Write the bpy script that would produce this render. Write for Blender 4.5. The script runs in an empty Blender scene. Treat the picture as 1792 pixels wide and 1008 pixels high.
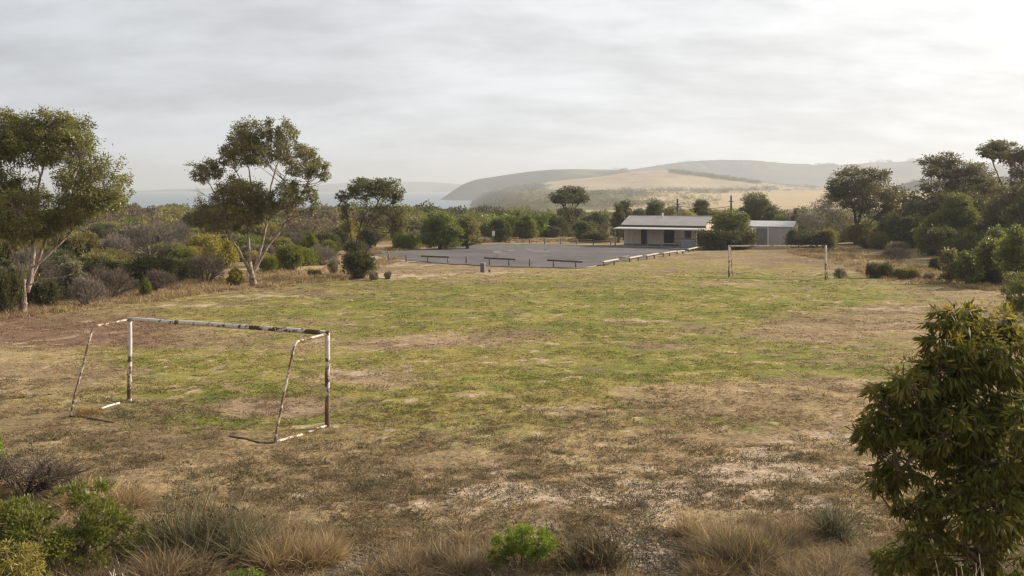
import bpy, math, random
import numpy as np
from mathutils import Vector

C = bpy.context.scene.collection
SC = bpy.context.scene
R = math.radians
PI = math.pi
F = 1900.0            # focal length in photo pixels (1792 wide)
CAMZ = 6.3
HOR = 327.0           # eye level in the photo

# ------------------------------------------------------------------ camera
cam = bpy.data.cameras.new('camera')
cam.sensor_width = 36.0
cam.lens = 36.0 * F / 1792.0
cam.shift_y = -(504.0 - HOR) / 1792.0
cam.clip_start = 0.1
cam.clip_end = 60000
camo = bpy.data.objects.new('camera', cam)
camo.location = (0, 0, CAMZ)
camo.rotation_euler = (PI / 2, 0, 0)
C.objects.link(camo)
SC.camera = camo

# ------------------------------------------------------------------ sun and sky
SUN_AZ, SUN_EL = R(68), R(27)
SUNV = Vector((math.sin(SUN_AZ) * math.cos(SUN_EL), math.cos(SUN_AZ) * math.cos(SUN_EL), math.sin(SUN_EL)))
sun = bpy.data.lights.new('sun', 'SUN')
sun.energy = 5.0
sun.angle = R(9)
sun.color = (1.0, 0.88, 0.72)
suno = bpy.data.objects.new('sun', sun)
suno.rotation_euler = (-SUNV).to_track_quat('-Z', 'Y').to_euler()
suno.location = (60, 30, 60)
C.objects.link(suno)


class NT:
    """small node-tree helper"""
    def __init__(s, tree):
        s.t = tree
        s.n = tree.nodes
        s.l = tree.links

    def __call__(s, typ, ins=None, **kw):
        nd = s.n.new(typ)
        for k, v in kw.items():
            setattr(nd, k, v)
        for k, v in (ins or {}).items():
            s.put(nd.inputs[k], v)
        return nd

    def put(s, sock, v):
        if isinstance(v, bpy.types.NodeSocket):
            s.l.new(v, sock)
        elif isinstance(v, bpy.types.Node):
            s.l.new(v.outputs[0], sock)
        else:
            if hasattr(sock.default_value, '__len__') and len(sock.default_value) == 4 and len(v) == 3:
                v = (*v, 1)
            sock.default_value = v

    def m(s, op, a, b=0.0, c=0.0, clamp=False):
        nd = s.n.new('ShaderNodeMath')
        nd.operation = op
        nd.use_clamp = clamp
        for i, v in enumerate((a, b, c)):
            s.put(nd.inputs[i], v)
        return nd.outputs[0]

    def mix(s, f, a, b, mode='MIX'):
        nd = s.n.new('ShaderNodeMix')
        nd.data_type = 'RGBA'
        nd.blend_type = mode
        s.put(nd.inputs[0], f)
        s.put(nd.inputs[6], a)
        s.put(nd.inputs[7], b)
        return nd.outputs[2]

    def noise(s, vec, scale, detail=3.0, rough=0.55, dist=0.0):
        nd = s('ShaderNodeTexNoise', {'Scale': scale, 'Detail': detail, 'Roughness': rough, 'Distortion': dist})
        if vec is not None:
            s.put(nd.inputs['Vector'], vec)
        return nd.outputs[0]

    def rng(s, v, a, b, c=0.0, d=1.0):
        return s('ShaderNodeMapRange', {'Value': v, 'From Min': a, 'From Max': b, 'To Min': c, 'To Max': d}).outputs[0]


world = bpy.data.worlds.new('World')
SC.world = world
world.use_nodes = True
w = NT(world.node_tree)
w.n.clear()
tc = w('ShaderNodeTexCoord')
sep = w('ShaderNodeSeparateXYZ', {0: tc.outputs['Generated']})
sky = w('ShaderNodeTexSky', sky_type='NISHITA', sun_disc=False, sun_elevation=SUN_EL, sun_rotation=SUN_AZ,
        dust_density=2.0, air_density=1.0, ozone_density=1.0)
zc = w.m('MAXIMUM', sep.outputs[2], 0.0)
den = w.m('ADD', zc, 0.30)
cx = w.m('DIVIDE', sep.outputs[0], den)
cy = w.m('DIVIDE', sep.outputs[1], den)
cv = w('ShaderNodeCombineXYZ', {0: cx, 1: w.m('MULTIPLY', cy, 1.7), 2: 3.7}).outputs[0]   # cloud layer seen in perspective
n1 = w.noise(cv, 1.7, 6, 0.52, 0.25)
n2 = w.noise(cv, 5.5, 6, 0.58, 0.15)
cl = w.m('ADD', w.m('MULTIPLY', n1, 0.60), w.m('MULTIPLY', n2, 0.40))
dotn = w('ShaderNodeVectorMath', {0: tc.outputs['Generated'], 1: tuple(SUNV)}, operation='DOT_PRODUCT').outputs['Value']
glow = w.m('POWER', w.m('MAXIMUM', w.m('MULTIPLY_ADD', dotn, 0.5, 0.5), 0.0), 2.6)
thick = w.rng(cl, 0.40, 0.60)           # 0 thin bright cloud .. 1 thick grey
horiz = w.m('POWER', w.m('SUBTRACT', 1.0, zc), 9.0)
base_l = w.m('ADD', w.m('MULTIPLY_ADD', glow, 5.7, 3.55), w.m('MULTIPLY', horiz, 0.9))
base_l = w.m('MULTIPLY', base_l, w.rng(zc, 0.20, 0.75, 1.0, 0.74))
lum = w.m('MULTIPLY', base_l, w.m('SUBTRACT', 1.15, w.m('MULTIPLY', thick, 0.29)))
warm = w.mix(glow, (0.91, 0.97, 1.06, 1), (1.025, 0.995, 0.94, 1))
cloud = w('ShaderNodeVectorMath', {0: warm}, operation='SCALE')
w.put(cloud.inputs['Scale'], lum)
gap = w.rng(w.noise(w('ShaderNodeVectorMath', {0: cv, 1: (5.3, 1.1, 0)}, operation='ADD').outputs[0], 0.9, 4, 0.5), 0.56, 0.70)
skycol = w.mix(w.m('MULTIPLY', gap, 0.22), cloud.outputs[0], sky.outputs[0])
bg = w('ShaderNodeBackground', {'Color': skycol, 'Strength': 0.10})
wo = w('ShaderNodeOutputWorld', {'Surface': bg.outputs[0]})

SC.view_settings.view_transform = 'Standard'
SC.view_settings.look = 'None'
SC.view_settings.exposure = 0.45
SC.view_settings.gamma = 1.0
SC.view_settings.use_curve_mapping = False
cy_ = SC.cycles
cy_.use_denoising = True
cy_.filter_width = 1.3
cy_.max_bounces = 6
cy_.diffuse_bounces = 3
cy_.glossy_bounces = 2
cy_.transmission_bounces = 3
cy_.volume_bounces = 0
cy_.transparent_max_bounces = 4
cy_.caustics_reflective = False
cy_.caustics_refractive = False


# ------------------------------------------------------------------ helpers
def lin(r, g, b):
    return tuple(((c / 255) / 12.92 if c / 255 <= 0.04045 else ((c / 255 + 0.055) / 1.055) ** 2.4) for c in (r, g, b))


def tag(o, label=None, cat=None, group=None, kind=None):
    if label: o['label'] = label
    if cat: o['category'] = cat
    if group: o['group'] = group
    if kind: o['kind'] = kind
    return o


def empty(name, loc, rz=0.0):
    o = bpy.data.objects.new(name, None)
    o.empty_display_size = 0.2
    C.objects.link(o)
    o.location = loc
    o.rotation_euler = (0, 0, rz)
    return o


class MB:
    """collects vertices and polygons (numpy), builds ONE mesh object"""
    def __init__(s):
        s.v, s.f4, s.f3, s.m4, s.m3, s.s4, s.s3, s.col = [], [], [], [], [], [], [], []
        s.n = 0

    def add(s, v, f4=None, f3=None, mat=0, smooth=False, col=None):
        v = np.asarray(v, dtype=np.float32).reshape(-1, 3)
        if f4 is not None and len(f4):
            f4 = np.asarray(f4, dtype=np.int64) + s.n
            s.f4.append(f4); s.m4.append(np.full(len(f4), mat)); s.s4.append(np.full(len(f4), smooth))
        if f3 is not None and len(f3):
            f3 = np.asarray(f3, dtype=np.int64) + s.n
            s.f3.append(f3); s.m3.append(np.full(len(f3), mat)); s.s3.append(np.full(len(f3), smooth))
        s.v.append(v)
        if col is not None:
            s.col.append(np.asarray(col, dtype=np.float32))
        s.n += len(v)

    def box(s, x0, x1, y0, y1, z0, z1, mat=0):
        v = [(x, y, z) for z in (z0, z1) for y in (y0, y1) for x in (x0, x1)]
        s.add(v, [(0, 2, 3, 1), (4, 5, 7, 6), (0, 1, 5, 4), (2, 6, 7, 3), (0, 4, 6, 2), (1, 3, 7, 5)], mat=mat)

    def prism(s, poly, y0, y1, mat=0):
        """polygon in xz extruded along y"""
        n = len(poly)
        v = [(p[0], y0, p[1]) for p in poly] + [(p[0], y1, p[1]) for p in poly]
        f4 = [(i, i + n, (i + 1) % n + n, (i + 1) % n) for i in range(n)]
        caps = [tuple(range(n)), tuple(range(2 * n - 1, n - 1, -1))]
        f3 = []
        for c in caps:
            f3 += [(c[0], c[i], c[i + 1]) for i in range(1, n - 1)]
        s.add(v, f4, f3, mat=mat)

    def tube(s, pts, rad, sides=8, mat=0, caps=True, rng=None, wob=0.0):
        pts = np.asarray(pts, dtype=float)
        n = len(pts)
        rad = np.broadcast_to(np.asarray(rad, dtype=float), (n,))
        t = np.gradient(pts, axis=0)
        t /= np.linalg.norm(t, axis=1)[:, None] + 1e-9
        ref = np.array([0.0, 0.0, 1.0]) if abs(t[:, 2]).mean() < 0.85 else np.array([1.0, 0.0, 0.0])
        a = np.cross(t, ref); a /= np.linalg.norm(a, axis=1)[:, None] + 1e-9
        b = np.cross(t, a)
        ang = np.linspace(0, 2 * PI, sides, endpoint=False)
        rr = rad[:, None, None]
        if rng is not None and wob:
            rr = rr * (1 + wob * rng.standard_normal((n, sides, 1)))
        v = pts[:, None, :] + rr * (np.cos(ang)[None, :, None] * a[:, None, :] + np.sin(ang)[None, :, None] * b[:, None, :])
        v = v.reshape(-1, 3)
        i = np.arange(n - 1)[:, None] * sides
        j = np.arange(sides)[None, :]
        k = (j + 1) % sides
        f = np.stack([i + j, i + k, i + sides + k, i + sides + j], -1).reshape(-1, 4)
        f3 = []
        if caps:
            f3 = [(0, q + 1, q) for q in range(1, sides - 1)]
            o = (n - 1) * sides
            f3 += [(o, o + q, o + q + 1) for q in range(1, sides - 1)]
        s.add(v, f, f3, mat=mat, smooth=True)

    def sticks(s, p0, p1, r0, r1, mat=0):
        """many tapering three-sided twigs"""
        p0 = np.asarray(p0, float); p1 = np.asarray(p1, float)
        n = len(p0)
        if n == 0: return
        r0 = np.broadcast_to(r0, (n,)); r1 = np.broadcast_to(r1, (n,))
        d = p1 - p0
        d /= np.linalg.norm(d, axis=1)[:, None] + 1e-9
        ref = np.where(np.abs(d[:, 2:3]) < 0.9, np.array([[0, 0, 1.0]]), np.array([[1.0, 0, 0]]))
        a = np.cross(d, ref); a /= np.linalg.norm(a, axis=1)[:, None] + 1e-9
        b = np.cross(d, a)
        vs = []
        for (p, r) in ((p0, r0), (p1, r1)):
            for q in range(3):
                an = 2 * PI * q / 3
                vs.append(p + r[:, None] * (math.cos(an) * a + math.sin(an) * b))
        v = np.stack(vs, 1).reshape(-1, 3)
        o = np.arange(n)[:, None] * 6
        f = np.concatenate([o + np.array([[q, (q + 1) % 3, 3 + (q + 1) % 3, 3 + q]]) for q in range(3)], 0)
        s.add(v, f, mat=mat, smooth=True)

    def leaves(s, p, d, L, W, rng, mat=0, fold=0.0):
        """one pointed leaf (rhombus) per point"""
        n = len(p)
        if n == 0: return
        d = d / (np.linalg.norm(d, axis=1)[:, None] + 1e-9)
        q = rng.standard_normal((n, 3))
        u = np.cross(d, q); u /= np.linalg.norm(u, axis=1)[:, None] + 1e-9
        L = np.broadcast_to(L, (n,))[:, None]; W = np.broadcast_to(W, (n,))[:, None]
        mid = p + d * L * 0.42
        v = np.stack([p, mid + u * W * 0.5, p + d * L, mid - u * W * 0.5], 1)
        if fold:
            nn = np.cross(d, u)
            v[:, 2] += nn * L * fold
        f = np.arange(n)[:, None] * 4 + np.array([[0, 1, 2, 3]])
        s.add(v.reshape(-1, 3), f, mat=mat)

    def blades(s, p, d, bend, L, W, rng, mat=0, col=None):
        """grass blades that bend over; p base, d direction, bend vector added at the tip"""
        n = len(p)
        if n == 0: return
        d = d / (np.linalg.norm(d, axis=1)[:, None] + 1e-9)
        u = np.cross(d, rng.standard_normal((n, 3))); u /= np.linalg.norm(u, axis=1)[:, None] + 1e-9
        L = np.broadcast_to(L, (n,))[:, None]; W = np.broadcast_to(W, (n,))[:, None]
        m = p + d * L * 0.55 + bend * L * 0.22
        t = p + d * L + bend * L
        v = np.stack([p - u * W * .5, p + u * W * .5, m + u * W * .38, m - u * W * .38, t], 1)
        o = np.arange(n)[:, None] * 5
        c = None
        if col is not None:
            c = np.repeat(col, 5, axis=0)
        s.add(v.reshape(-1, 3), o + np.array([[0, 1, 2, 3]]), o + np.array([[3, 2, 4]]), mat=mat, col=c)

    def mesh(s, name, mats):
        me = bpy.data.meshes.new(name)
        V = np.concatenate(s.v) if s.v else np.zeros((0, 3), np.float32)
        f4 = np.concatenate(s.f4) if s.f4 else np.zeros((0, 4), np.int64)
        f3 = np.concatenate(s.f3) if s.f3 else np.zeros((0, 3), np.int64)
        me.vertices.add(len(V)); me.vertices.foreach_set('co', V.ravel())
        nl = f4.size + f3.size
        me.loops.add(nl)
        me.loops.foreach_set('vertex_index', np.concatenate([f4.ravel(), f3.ravel()]).astype(np.int32))
        npoly = len(f4) + len(f3)
        me.polygons.add(npoly)
        st = np.concatenate([np.arange(len(f4)) * 4, f4.size + np.arange(len(f3)) * 3]).astype(np.int32)
        me.polygons.foreach_set('loop_start', st)
        cat = lambda a: np.concatenate(a) if a else np.zeros(0)
        mi = np.concatenate([cat(s.m4), cat(s.m3)]).astype(np.int32)
        sm = np.concatenate([cat(s.s4), cat(s.s3)]).astype(bool)
        me.polygons.foreach_set('material_index', mi)
        me.polygons.foreach_set('use_smooth', sm)
        if s.col:
            cc = np.concatenate(s.col)
            if cc.shape[1] == 3:
                cc = np.concatenate([cc, np.ones((len(cc), 1), np.float32)], 1)
            at = me.color_attributes.new('surface_colour', 'FLOAT_COLOR', 'POINT')
            at.data.foreach_set('color', cc.astype(np.float32).ravel())
        me.update(calc_edges=True)
        me.validate()
        for m in (mats if isinstance(mats, (list, tuple)) else [mats]):
            me.materials.append(m)
        return me

    def build(s, name, mats, parent=None, loc=None):
        o = bpy.data.objects.new(name, s.mesh(name, mats))
        C.objects.link(o)
        if parent: o.parent = parent
        if loc is not None: o.location = loc
        return o


# --- numpy value noise
def _hash(ix, iy, seed):
    h = (ix.astype(np.int64) * 374761393 + iy.astype(np.int64) * 668265263 + seed * 1442695041) & 0xFFFFFFFF
    h = ((h ^ (h >> 13)) * 1274126177) & 0xFFFFFFFF
    h = h ^ (h >> 16)
    return (h & 0xFFFFFF) / float(0xFFFFFF)


def vnoise(x, y, seed=0):
    ix = np.floor(x); iy = np.floor(y)
    fx = x - ix; fy = y - iy
    fx = fx * fx * (3 - 2 * fx); fy = fy * fy * (3 - 2 * fy)
    a = _hash(ix, iy, seed); b = _hash(ix + 1, iy, seed); c = _hash(ix, iy + 1, seed); d = _hash(ix + 1, iy + 1, seed)
    return (a * (1 - fx) + b * fx) * (1 - fy) + (c * (1 - fx) + d * fx) * fy


def fbm(x, y, sc, oct=4, seed=0, gain=0.5):
    t = 0; amp = 1; tot = 0
    for o in range(oct):
        c_, s_ = math.cos(0.7 * o + .3), math.sin(0.7 * o + .3)
        t = t + amp * vnoise((x * c_ - y * s_) * sc + 17.3 * o, (x * s_ + y * c_) * sc - 9.1 * o, seed + o)
        tot += amp; amp *= gain; sc *= 2.03
    return t / tot


def sstep(a, b, x):
    t = np.clip((x - a) / (b - a), 0, 1)
    return t * t * (3 - 2 * t)


# ------------------------------------------------------------------ terrain
SLOPE = 0.0125
SEA_Z = -25.0


def h_base(x, y):
    x = np.asarray(x, float); y = np.asarray(y, float)
    z = -SLOPE * np.clip(y - 35, 0, 345)
    z = z + np.clip(17.0 - y, 0, 18) * 0.27                       # the bank the camera stands on
    # low dunes under the scrub on the seaward side
    z = z + 2.3 * np.exp(-((x + 70) / 48) ** 2 - ((y - 235) / 70) ** 2)
    z = z + 1.2 * np.exp(-((x + 20) / 30) ** 2 - ((y - 270) / 60) ** 2)
    z = z + 1.2 * np.exp(-((x + 45) / 16) ** 2 - ((y - 110) / 35) ** 2)
    z = z + 1.6 * np.exp(-((x - 62) / 16) ** 2 - ((y - 112) / 40) ** 2)   # wooded rise on the right
    # far land
    far = sstep(380, 700, y)
    land = z * (1 - far) + far * (-6.5 + 8.0 * sstep(600, 1700, y))
    coast = 25 - 0.034 * y - 170 * (1 - sstep(300, 420, y))
    m = sstep(-60, 25, x - coast) * 1.0
    m = np.where(y < 290, 1.0, np.maximum(m, 1 - sstep(290, 400, y)))
    m = m * (1 - sstep(3500, 4500, y))
    return land * m + (-34.0) * (1 - m)


def h(x, y):
    x = np.asarray(x, float); y = np.asarray(y, float)
    near = 1 - sstep(60, 160, y)
    b = (fbm(x, y, 0.11, 3, 5) - 0.5) * 0.22 * (0.35 + 0.65 * near)
    b = b + ((fbm(x, y, 1.0, 3, 9) - 0.5) * 0.17 + (vnoise(x * 2.6, y * 2.6, 14) - .5) * .045) * near * sstep(5, 17, y)
    return h_base(x, y) + b * (1 - sstep(200, 400, y))


def gz(x, y):
    return float(h(np.array([x]), np.array([y]))[0])


def at(px, py):
    """ground point under a photo pixel"""
    k = (py - HOR) / F
    t = (px - 896.0) / F
    ys = np.concatenate([np.arange(6, 200, 0.1), np.arange(200, 3000, 1.0)])
    ray = CAMZ - k * ys
    g = h_base(t * ys, ys)
    i = int(np.argmax(g >= ray))
    yy = ys[i]
    return Vector((t * yy, yy, gz(t * yy, yy)))


def P(px, py, D):
    return Vector(((px - 896.0) / F * D, D, CAMZ - (py - HOR) / F * D))


def ground_at(px, D):
    x = (px - 896.0) / F * D
    return Vector((x, D, gz(x, D)))


def to_px(x, y, z):
    y = np.maximum(y, 1.0)
    return 896 + F * x / y, HOR + F * (CAMZ - z) / y


# colours of the ground itself: dry grass, green grass, bare soil, sand
DRY = np.array([0.215, 0.155, 0.085]); STRAW = np.array([0.36, 0.26, 0.135]); SAND = np.array([0.40, 0.305, 0.22])
GREEN = np.array([0.128, 0.155, 0.019]); OLIVE = np.array([0.225, 0.188, 0.048])
EARTH = np.array([0.27, 0.185, 0.125]); SOIL = np.array([0.165, 0.102, 0.064])
WHEAT = np.array([0.43, 0.33, 0.195]); SCRUB = np.array([0.10, 0.095, 0.045]); PALE = np.array([0.42, 0.33, 0.21])

GREEN_P = [(880, 560, 560, 85, 1.25), (560, 620, 330, 95, .75), (330, 645, 180, 60, .6), (1380, 540, 260, 55, 1.2), (1130, 500, 330, 22, 1.0),
           (760, 700, 380, 75, .85), (1080, 660, 380, 70, .85), (1500, 620, 160, 50, .75), (420, 735, 240, 25, .5), (640, 770, 300, 30, .35),
           (1350, 700, 150, 30, .4), (1260, 540, 120, 12, .35), (700, 540, 200, 20, .3), (1330, 519, 160, 10, .5),
           (700, 607, 170, 12, -1.0), (900, 590, 90, 6, -.5), (640, 660, 110, 14, -.8), (1090, 562, 45, 6, -.7), (1480, 575, 180, 18, -.8),
           (1540, 545, 120, 10, -.6), (1180, 600, 120, 8, -.4), (860, 640, 200, 8, -.4), (300, 590, 160, 18, -.7), (1240, 690, 260, 18, -.6),
           (1500, 690, 130, 30, -.9), (1020, 720, 120, 10, -.5), (540, 560, 120, 8, -.3), (1300, 497, 70, 5, -.6), (1120, 528, 60, 4, -.4)]
EARTH_P = [(455, 706, 125, 24, 1.3), (530, 690, 40, 18, .8), (660, 652, 90, 9, .8), (760, 606, 150, 8, .7), (1300, 497, 60, 4, .7), (1500, 575, 150, 14, .5), (1420, 760, 150, 30, .7), (1350, 700, 120, 12, .35), (130, 590, 160, 16, .4), (900, 845, 300, 24, .5)]
SAND_P = [(1230, 862, 190, 26, .95), (1400, 815, 170, 22, .9), (1010, 885, 170, 18, 1.0), (1150, 880, 420, 46, .38), (870, 860, 160, 12, .4), (1270, 830, 90, 10, .5),
          (1130, 965, 90, 45, .9), (590, 985, 110, 28, 1.1), (870, 855, 110, 10, .4), (470, 518, 130, 4, .62), (330, 533, 150, 4, .55), (720, 482, 150, 5, .8),
          (870, 476, 70, 3, .8), (650, 465, 90, 5, .7), (600, 455, 60, 5, .5), (1130, 562, 30, 3, .8), (660, 650, 60, 6, .6), (1560, 700, 60, 30, .6), (1560, 540, 60, 5, .6),
          (1300, 497, 50, 3, .5), (520, 880, 80, 12, .4), (1440, 770, 140, 12, .5), (780, 830, 200, 8, .35), (280, 655, 50, 4, .3)]
SOIL_P = [(120, 590, 220, 26, 1.2), (40, 565, 140, 16, 1.0), (330, 560, 130, 12, .7), (500, 520, 200, 7, .6), (650, 500, 150, 5, .5), (1400, 455, 110, 10, .7), (1180, 465, 110, 7, .45), (1500, 600, 140, 14, .5),
          (850, 845, 340, 30, .28), (620, 835, 160, 26, .35), (1150, 790, 260, 26, .22), (730, 608, 130, 8, .6), (430, 500, 120, 6, .6), (700, 497, 120, 6, .4)]


def ground_colour(x, y, z):
    px, py = to_px(x, y, z)
    nG = fbm(x, y, 3.1, 2, 67)
    nA = fbm(x, y, 0.09, 4, 21); nB = fbm(x, y, 0.42, 4, 33); nC = fbm(x, y, 1.7, 3, 41)
    wx = (nA - .5) * 120 + (nB - .5) * 55
    wy = ((nB - .5) * 1.6 + (fbm(x, y, .2, 3, 77) - .5) * 1.4) * np.clip((py - HOR) * .16, 3, 60)

    def patches(lst):
        t = np.zeros_like(x)
        for (a, b, ra, rb, wt) in lst:
            q = ((px + wx * np.minimum(1, ra / 120) - a) / ra) ** 2 + ((py + wy * np.minimum(1.0, rb / 30) - b) / rb) ** 2
            t = t + wt * np.exp(-q * 1.1)
        return t
    near = (y < 160)
    g = np.where(near, np.minimum(patches([q for q in GREEN_P if q[4] > 0]), 1.05) + 1.5 * patches([q for q in GREEN_P if q[4] < 0]), 0.0)
    sd = np.where(near, patches(SAND_P), 0.0)
    so = np.where(near, patches(SOIL_P), 0.0)
    nD = fbm(x, y, .16, 3, 55)
    G = sstep(0.25, 1.0, g + (nB - .5) * 1.4 + (nC - .5) * 1.1 + (nD - .5) * 1.0 + (nG - .5) * .9)
    S = sstep(0.30, 0.80, sd + (nB - .5) * .5 + (nC - .5) * 1.3 + (nG - .5) * 1.3)
    E = sstep(0.30, 0.85, np.where(near, patches(EARTH_P), 0.0) + (nB - .5) * .7 + (nC - .5) * .9 + (nG - .5) * .9)
    O = sstep(0.30, 0.75, so + (nB - .5) * 1.0 + (nC - .5) * .8 + (nG - .5) * .7)
    tS = sstep(.42, .62, nB * .6 + nC * .4)
    col = DRY[None] * (1 - tS[:, None] * .55) + STRAW[None] * tS[:, None] * .55
    lowdry = sstep(.35, .65, nA)[:, None]
    col = col * (0.88 + .24 * lowdry)
    nF = fbm(x, y, 3.0, 2, 63)
    mo = sstep(.38, .62, nC * .4 + nB * .6)[:, None] * .9
    gcol = GREEN[None] * (1 - mo) + OLIVE[None] * mo
    col = col * (1 - O[:, None]) + SOIL[None] * O[:, None]
    col = col * (1 - G[:, None] * .88) + gcol * G[:, None] * .88
    col = col * (1 - E[:, None] * .85) + EARTH[None] * E[:, None] * .85
    col = col * (1 - S[:, None] * .9) + SAND[None] * S[:, None] * .9
    col = col * 1.14
    # worn remains of painted lines
    for (x0, y0, x1, y1, wd, st) in LINES:
        dx, dy = x1 - x0, y1 - y0
        L = math.hypot(dx, dy)
        t = ((x - x0) * dx + (y - y0) * dy) / L / L
        dd = np.abs((x - x0) * dy - (y - y0) * dx) / L
        m = np.exp(-(dd / wd) ** 2) * (t > 0) * (t < 1) * st * sstep(.3, .6, nC)
        col = col * (1 - m[:, None]) + PALE[None] * m[:, None]
    # scrub floor and far land
    sc = np.maximum(sstep(135, 175, y), sstep(0, 18, -x - 26 + (y - 75) * .08) * sstep(70, 84, y))
    sc = sc * (1 - 0.75 * sstep(40, 0, np.hypot(x - 12, (y - 150) * .6)))
    scc = SCRUB[None] * (1 - tS[:, None] * .6) + DRY[None] * tS[:, None] * .6
    col = col * (1 - sc[:, None]) + scc * sc[:, None]
    wh = sstep(560, 640, y + (nA - .5) * 60) * (1 - sstep(1500, 1750, y)) * sstep(0.10, 0.14, x / np.maximum(y, 1) + (vnoise(x * .006, y * .006, 3) - .5) * .05)
    col = col * (1 - wh[:, None]) + (WHEAT[None] * (0.86 + .28 * vnoise(x * .01, y * .02, 8)[:, None])) * wh[:, None]
    pd = sstep(300, 380, y) * (1 - sstep(520, 600, y)) * sstep(0.045, 0.06, x / np.maximum(y, 1)) * sstep(.40, .46, vnoise(x * .012, y * .008, 4))
    col = col * (1 - pd[:, None]) + (np.array([0.36, .31, .15])[None]) * pd[:, None]
    return col


def _gl(a, b, wd, st):
    p, q = at(*a), at(*b)
    return (p.x, p.y, q.x, q.y, wd, st)


LINES = [_gl((0, 606), (205, 583), .16, .7), _gl((0, 683), (240, 708), .12, .5), _gl((1276, 486), (1446, 493), .16, .8),
         _gl((1090, 780), (1330, 735), .12, .25), _gl((240, 645), (420, 605), .12, .25), _gl((1000, 800), (1270, 745), .10, .25),
         _gl((380, 560), (700, 610), .12, .15), _gl((1291, 443), (1330, 446), .3, .5)]


# ------------------------------------------------------------------ materials
MATS = {}


def newmat(name):
    m = bpy.data.materials.new(name)
    m.use_nodes = True
    t = NT(m.node_tree)
    t.n.clear()
    MATS[name] = m
    return m, t


def out(t, sh):
    t('ShaderNodeOutputMaterial', {'Surface': sh})


LEAFK = 1.38


def objrand(t):
    return t('ShaderNodeObjectInfo').outputs['Random']


def leafmat(name, c1, c2, trans=0.32, rough=0.5, spec=0.3, var=0.35, c3=None, amt3=0.0):
    c1 = tuple(q * LEAFK for q in c1); c2 = tuple(q * LEAFK for q in c2)
    m, t = newmat(name)
    isl = t('ShaderNodeNewGeometry').outputs['Random Per Island']
    col = t.mix(isl, c1, c2)
    if c3 is not None:
        col = t.mix(t.m('MULTIPLY', t.m('GREATER_THAN', t.m('FRACT', t.m('MULTIPLY', isl, 37.0)), 1 - amt3), 1.0), col, c3)
    tco = t('ShaderNodeTexCoord').outputs['Object']
    pz = t.rng(t.noise(tco, 1.3, 2, .5), .3, .7, 1 - var * .6, 1 + var * .6)
    hv = t('ShaderNodeHueSaturation', {'Hue': t.m('MULTIPLY_ADD', objrand(t), 0.03, 0.485), 'Saturation': 1.0,
                                       'Value': t.m('MULTIPLY', pz, t.m('MULTIPLY_ADD', objrand(t), var, 1 - var * .5)), 'Color': col})
    pb = t('ShaderNodeBsdfPrincipled', {'Base Color': hv.outputs[0], 'Roughness': rough, 'Specular IOR Level': spec})
    tr = t('ShaderNodeBsdfTranslucent', {'Color': t.mix(.5, hv.outputs[0], (min(1, c2[0] * 2.0), min(1, c2[1] * 1.9), c2[2] * 1.0, 1))})
    mx = t('ShaderNodeMixShader', {0: trans, 1: pb.outputs[0], 2: tr.outputs[0]})
    out(t, mx.outputs[0])
    return m


LF = {
    'gum': leafmat('gum_leaves', (.076, .087, .030), (.155, .148, .046), .30, .42, .4, .3, (.25, .16, .06), .05),
    'gum_dark': leafmat('dark_gum_leaves', (.050, .058, .025), (.100, .100, .038), .28, .45, .35, .3, (.19, .13, .05), .04),
    'gum_far': leafmat('shaded_gum_leaves', (.058, .058, .030), (.125, .108, .048), .34, .45, .35, .3),
    'green': leafmat('green_shrub_leaves', (.060, .085, .018), (.145, .155, .035), .34, .42, .4, .3),
    'bright': leafmat('bright_green_leaves', (.075, .125, .014), (.165, .21, .030), .38, .38, .45, .25),
    'dark': leafmat('dark_shrub_leaves', (.040, .047, .020), (.092, .090, .036), .26, .5, .3, .35),
    'olive': leafmat('olive_shrub_leaves', (.085, .080, .032), (.185, .16, .06), .30, .5, .3, .3),
    'yellow': leafmat('yellow_green_leaves', (.13, .12, .03), (.25, .22, .06), .34, .5, .3, .3),
    'grey': leafmat('grey_green_leaves', (.10, .095, .060), (.20, .18, .12), .22, .6, .2, .3),
    'brush': leafmat('grey_brown_brush', (.095, .075, .055), (.165, .13, .095), .2, .7, .1, .3),
    'sunlit': leafmat('sunlit_golden_leaves', (.10, .095, .018), (.22, .18, .04), .40, .5, .2, .3),  # golden tone stands in for sunlight on the leafy tree's top
    'near': leafmat('glossy_long_leaves', (.048, .064, .015), (.125, .135, .032), .30, .5, .15, .45, (.24, .21, .05), .12),
}


def barkmat(name, c1, c2, c3, rough=.8):
    m, t = newmat(name)
    tco = t('ShaderNodeTexCoord').outputs['Object']
    mp = t('ShaderNodeMapping', {'Vector': tco, 'Scale': (3.0, 3.0, 0.9)}).outputs[0]
    n = t.noise(mp, 1.6, 5, .65, .8)
    n2 = t.noise(mp, 5.0, 4, .65)
    col = t.mix(t.rng(n, .40, .60), c1, c2)
    col = t.mix(t.rng(n2, .52, .66), col, c3)
    bp = t('ShaderNodeBump', {'Strength': .5, 'Distance': .02, 'Height': n2})
    out(t, t('ShaderNodeBsdfPrincipled', {'Base Color': col, 'Roughness': rough, 'Specular IOR Level': .2, 'Normal': bp.outputs[0]}).outputs[0])
    return m


BARK = {
    'gum': barkmat('pale_gum_bark', (.47, .40, .335), (.20, .14, .105), (.085, .06, .045)),
    'dark': barkmat('dark_bark', (.075, .058, .046), (.13, .10, .08), (.045, .035, .03)),
    'mid': barkmat('brown_bark', (.14, .105, .08), (.22, .17, .13), (.08, .06, .045)),
    'dead': barkmat('weathered_twigs', (.22, .185, .145), (.15, .122, .095), (.30, .255, .205)),
    'brown_twig': barkmat('brown_twigs', (.155, .118, .088), (.11, .083, .062), (.21, .165, .125)),
    'bone': barkmat('bleached_branch', (.55, .49, .42), (.42, .36, .30), (.30, .25, .2)),
}


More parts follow.
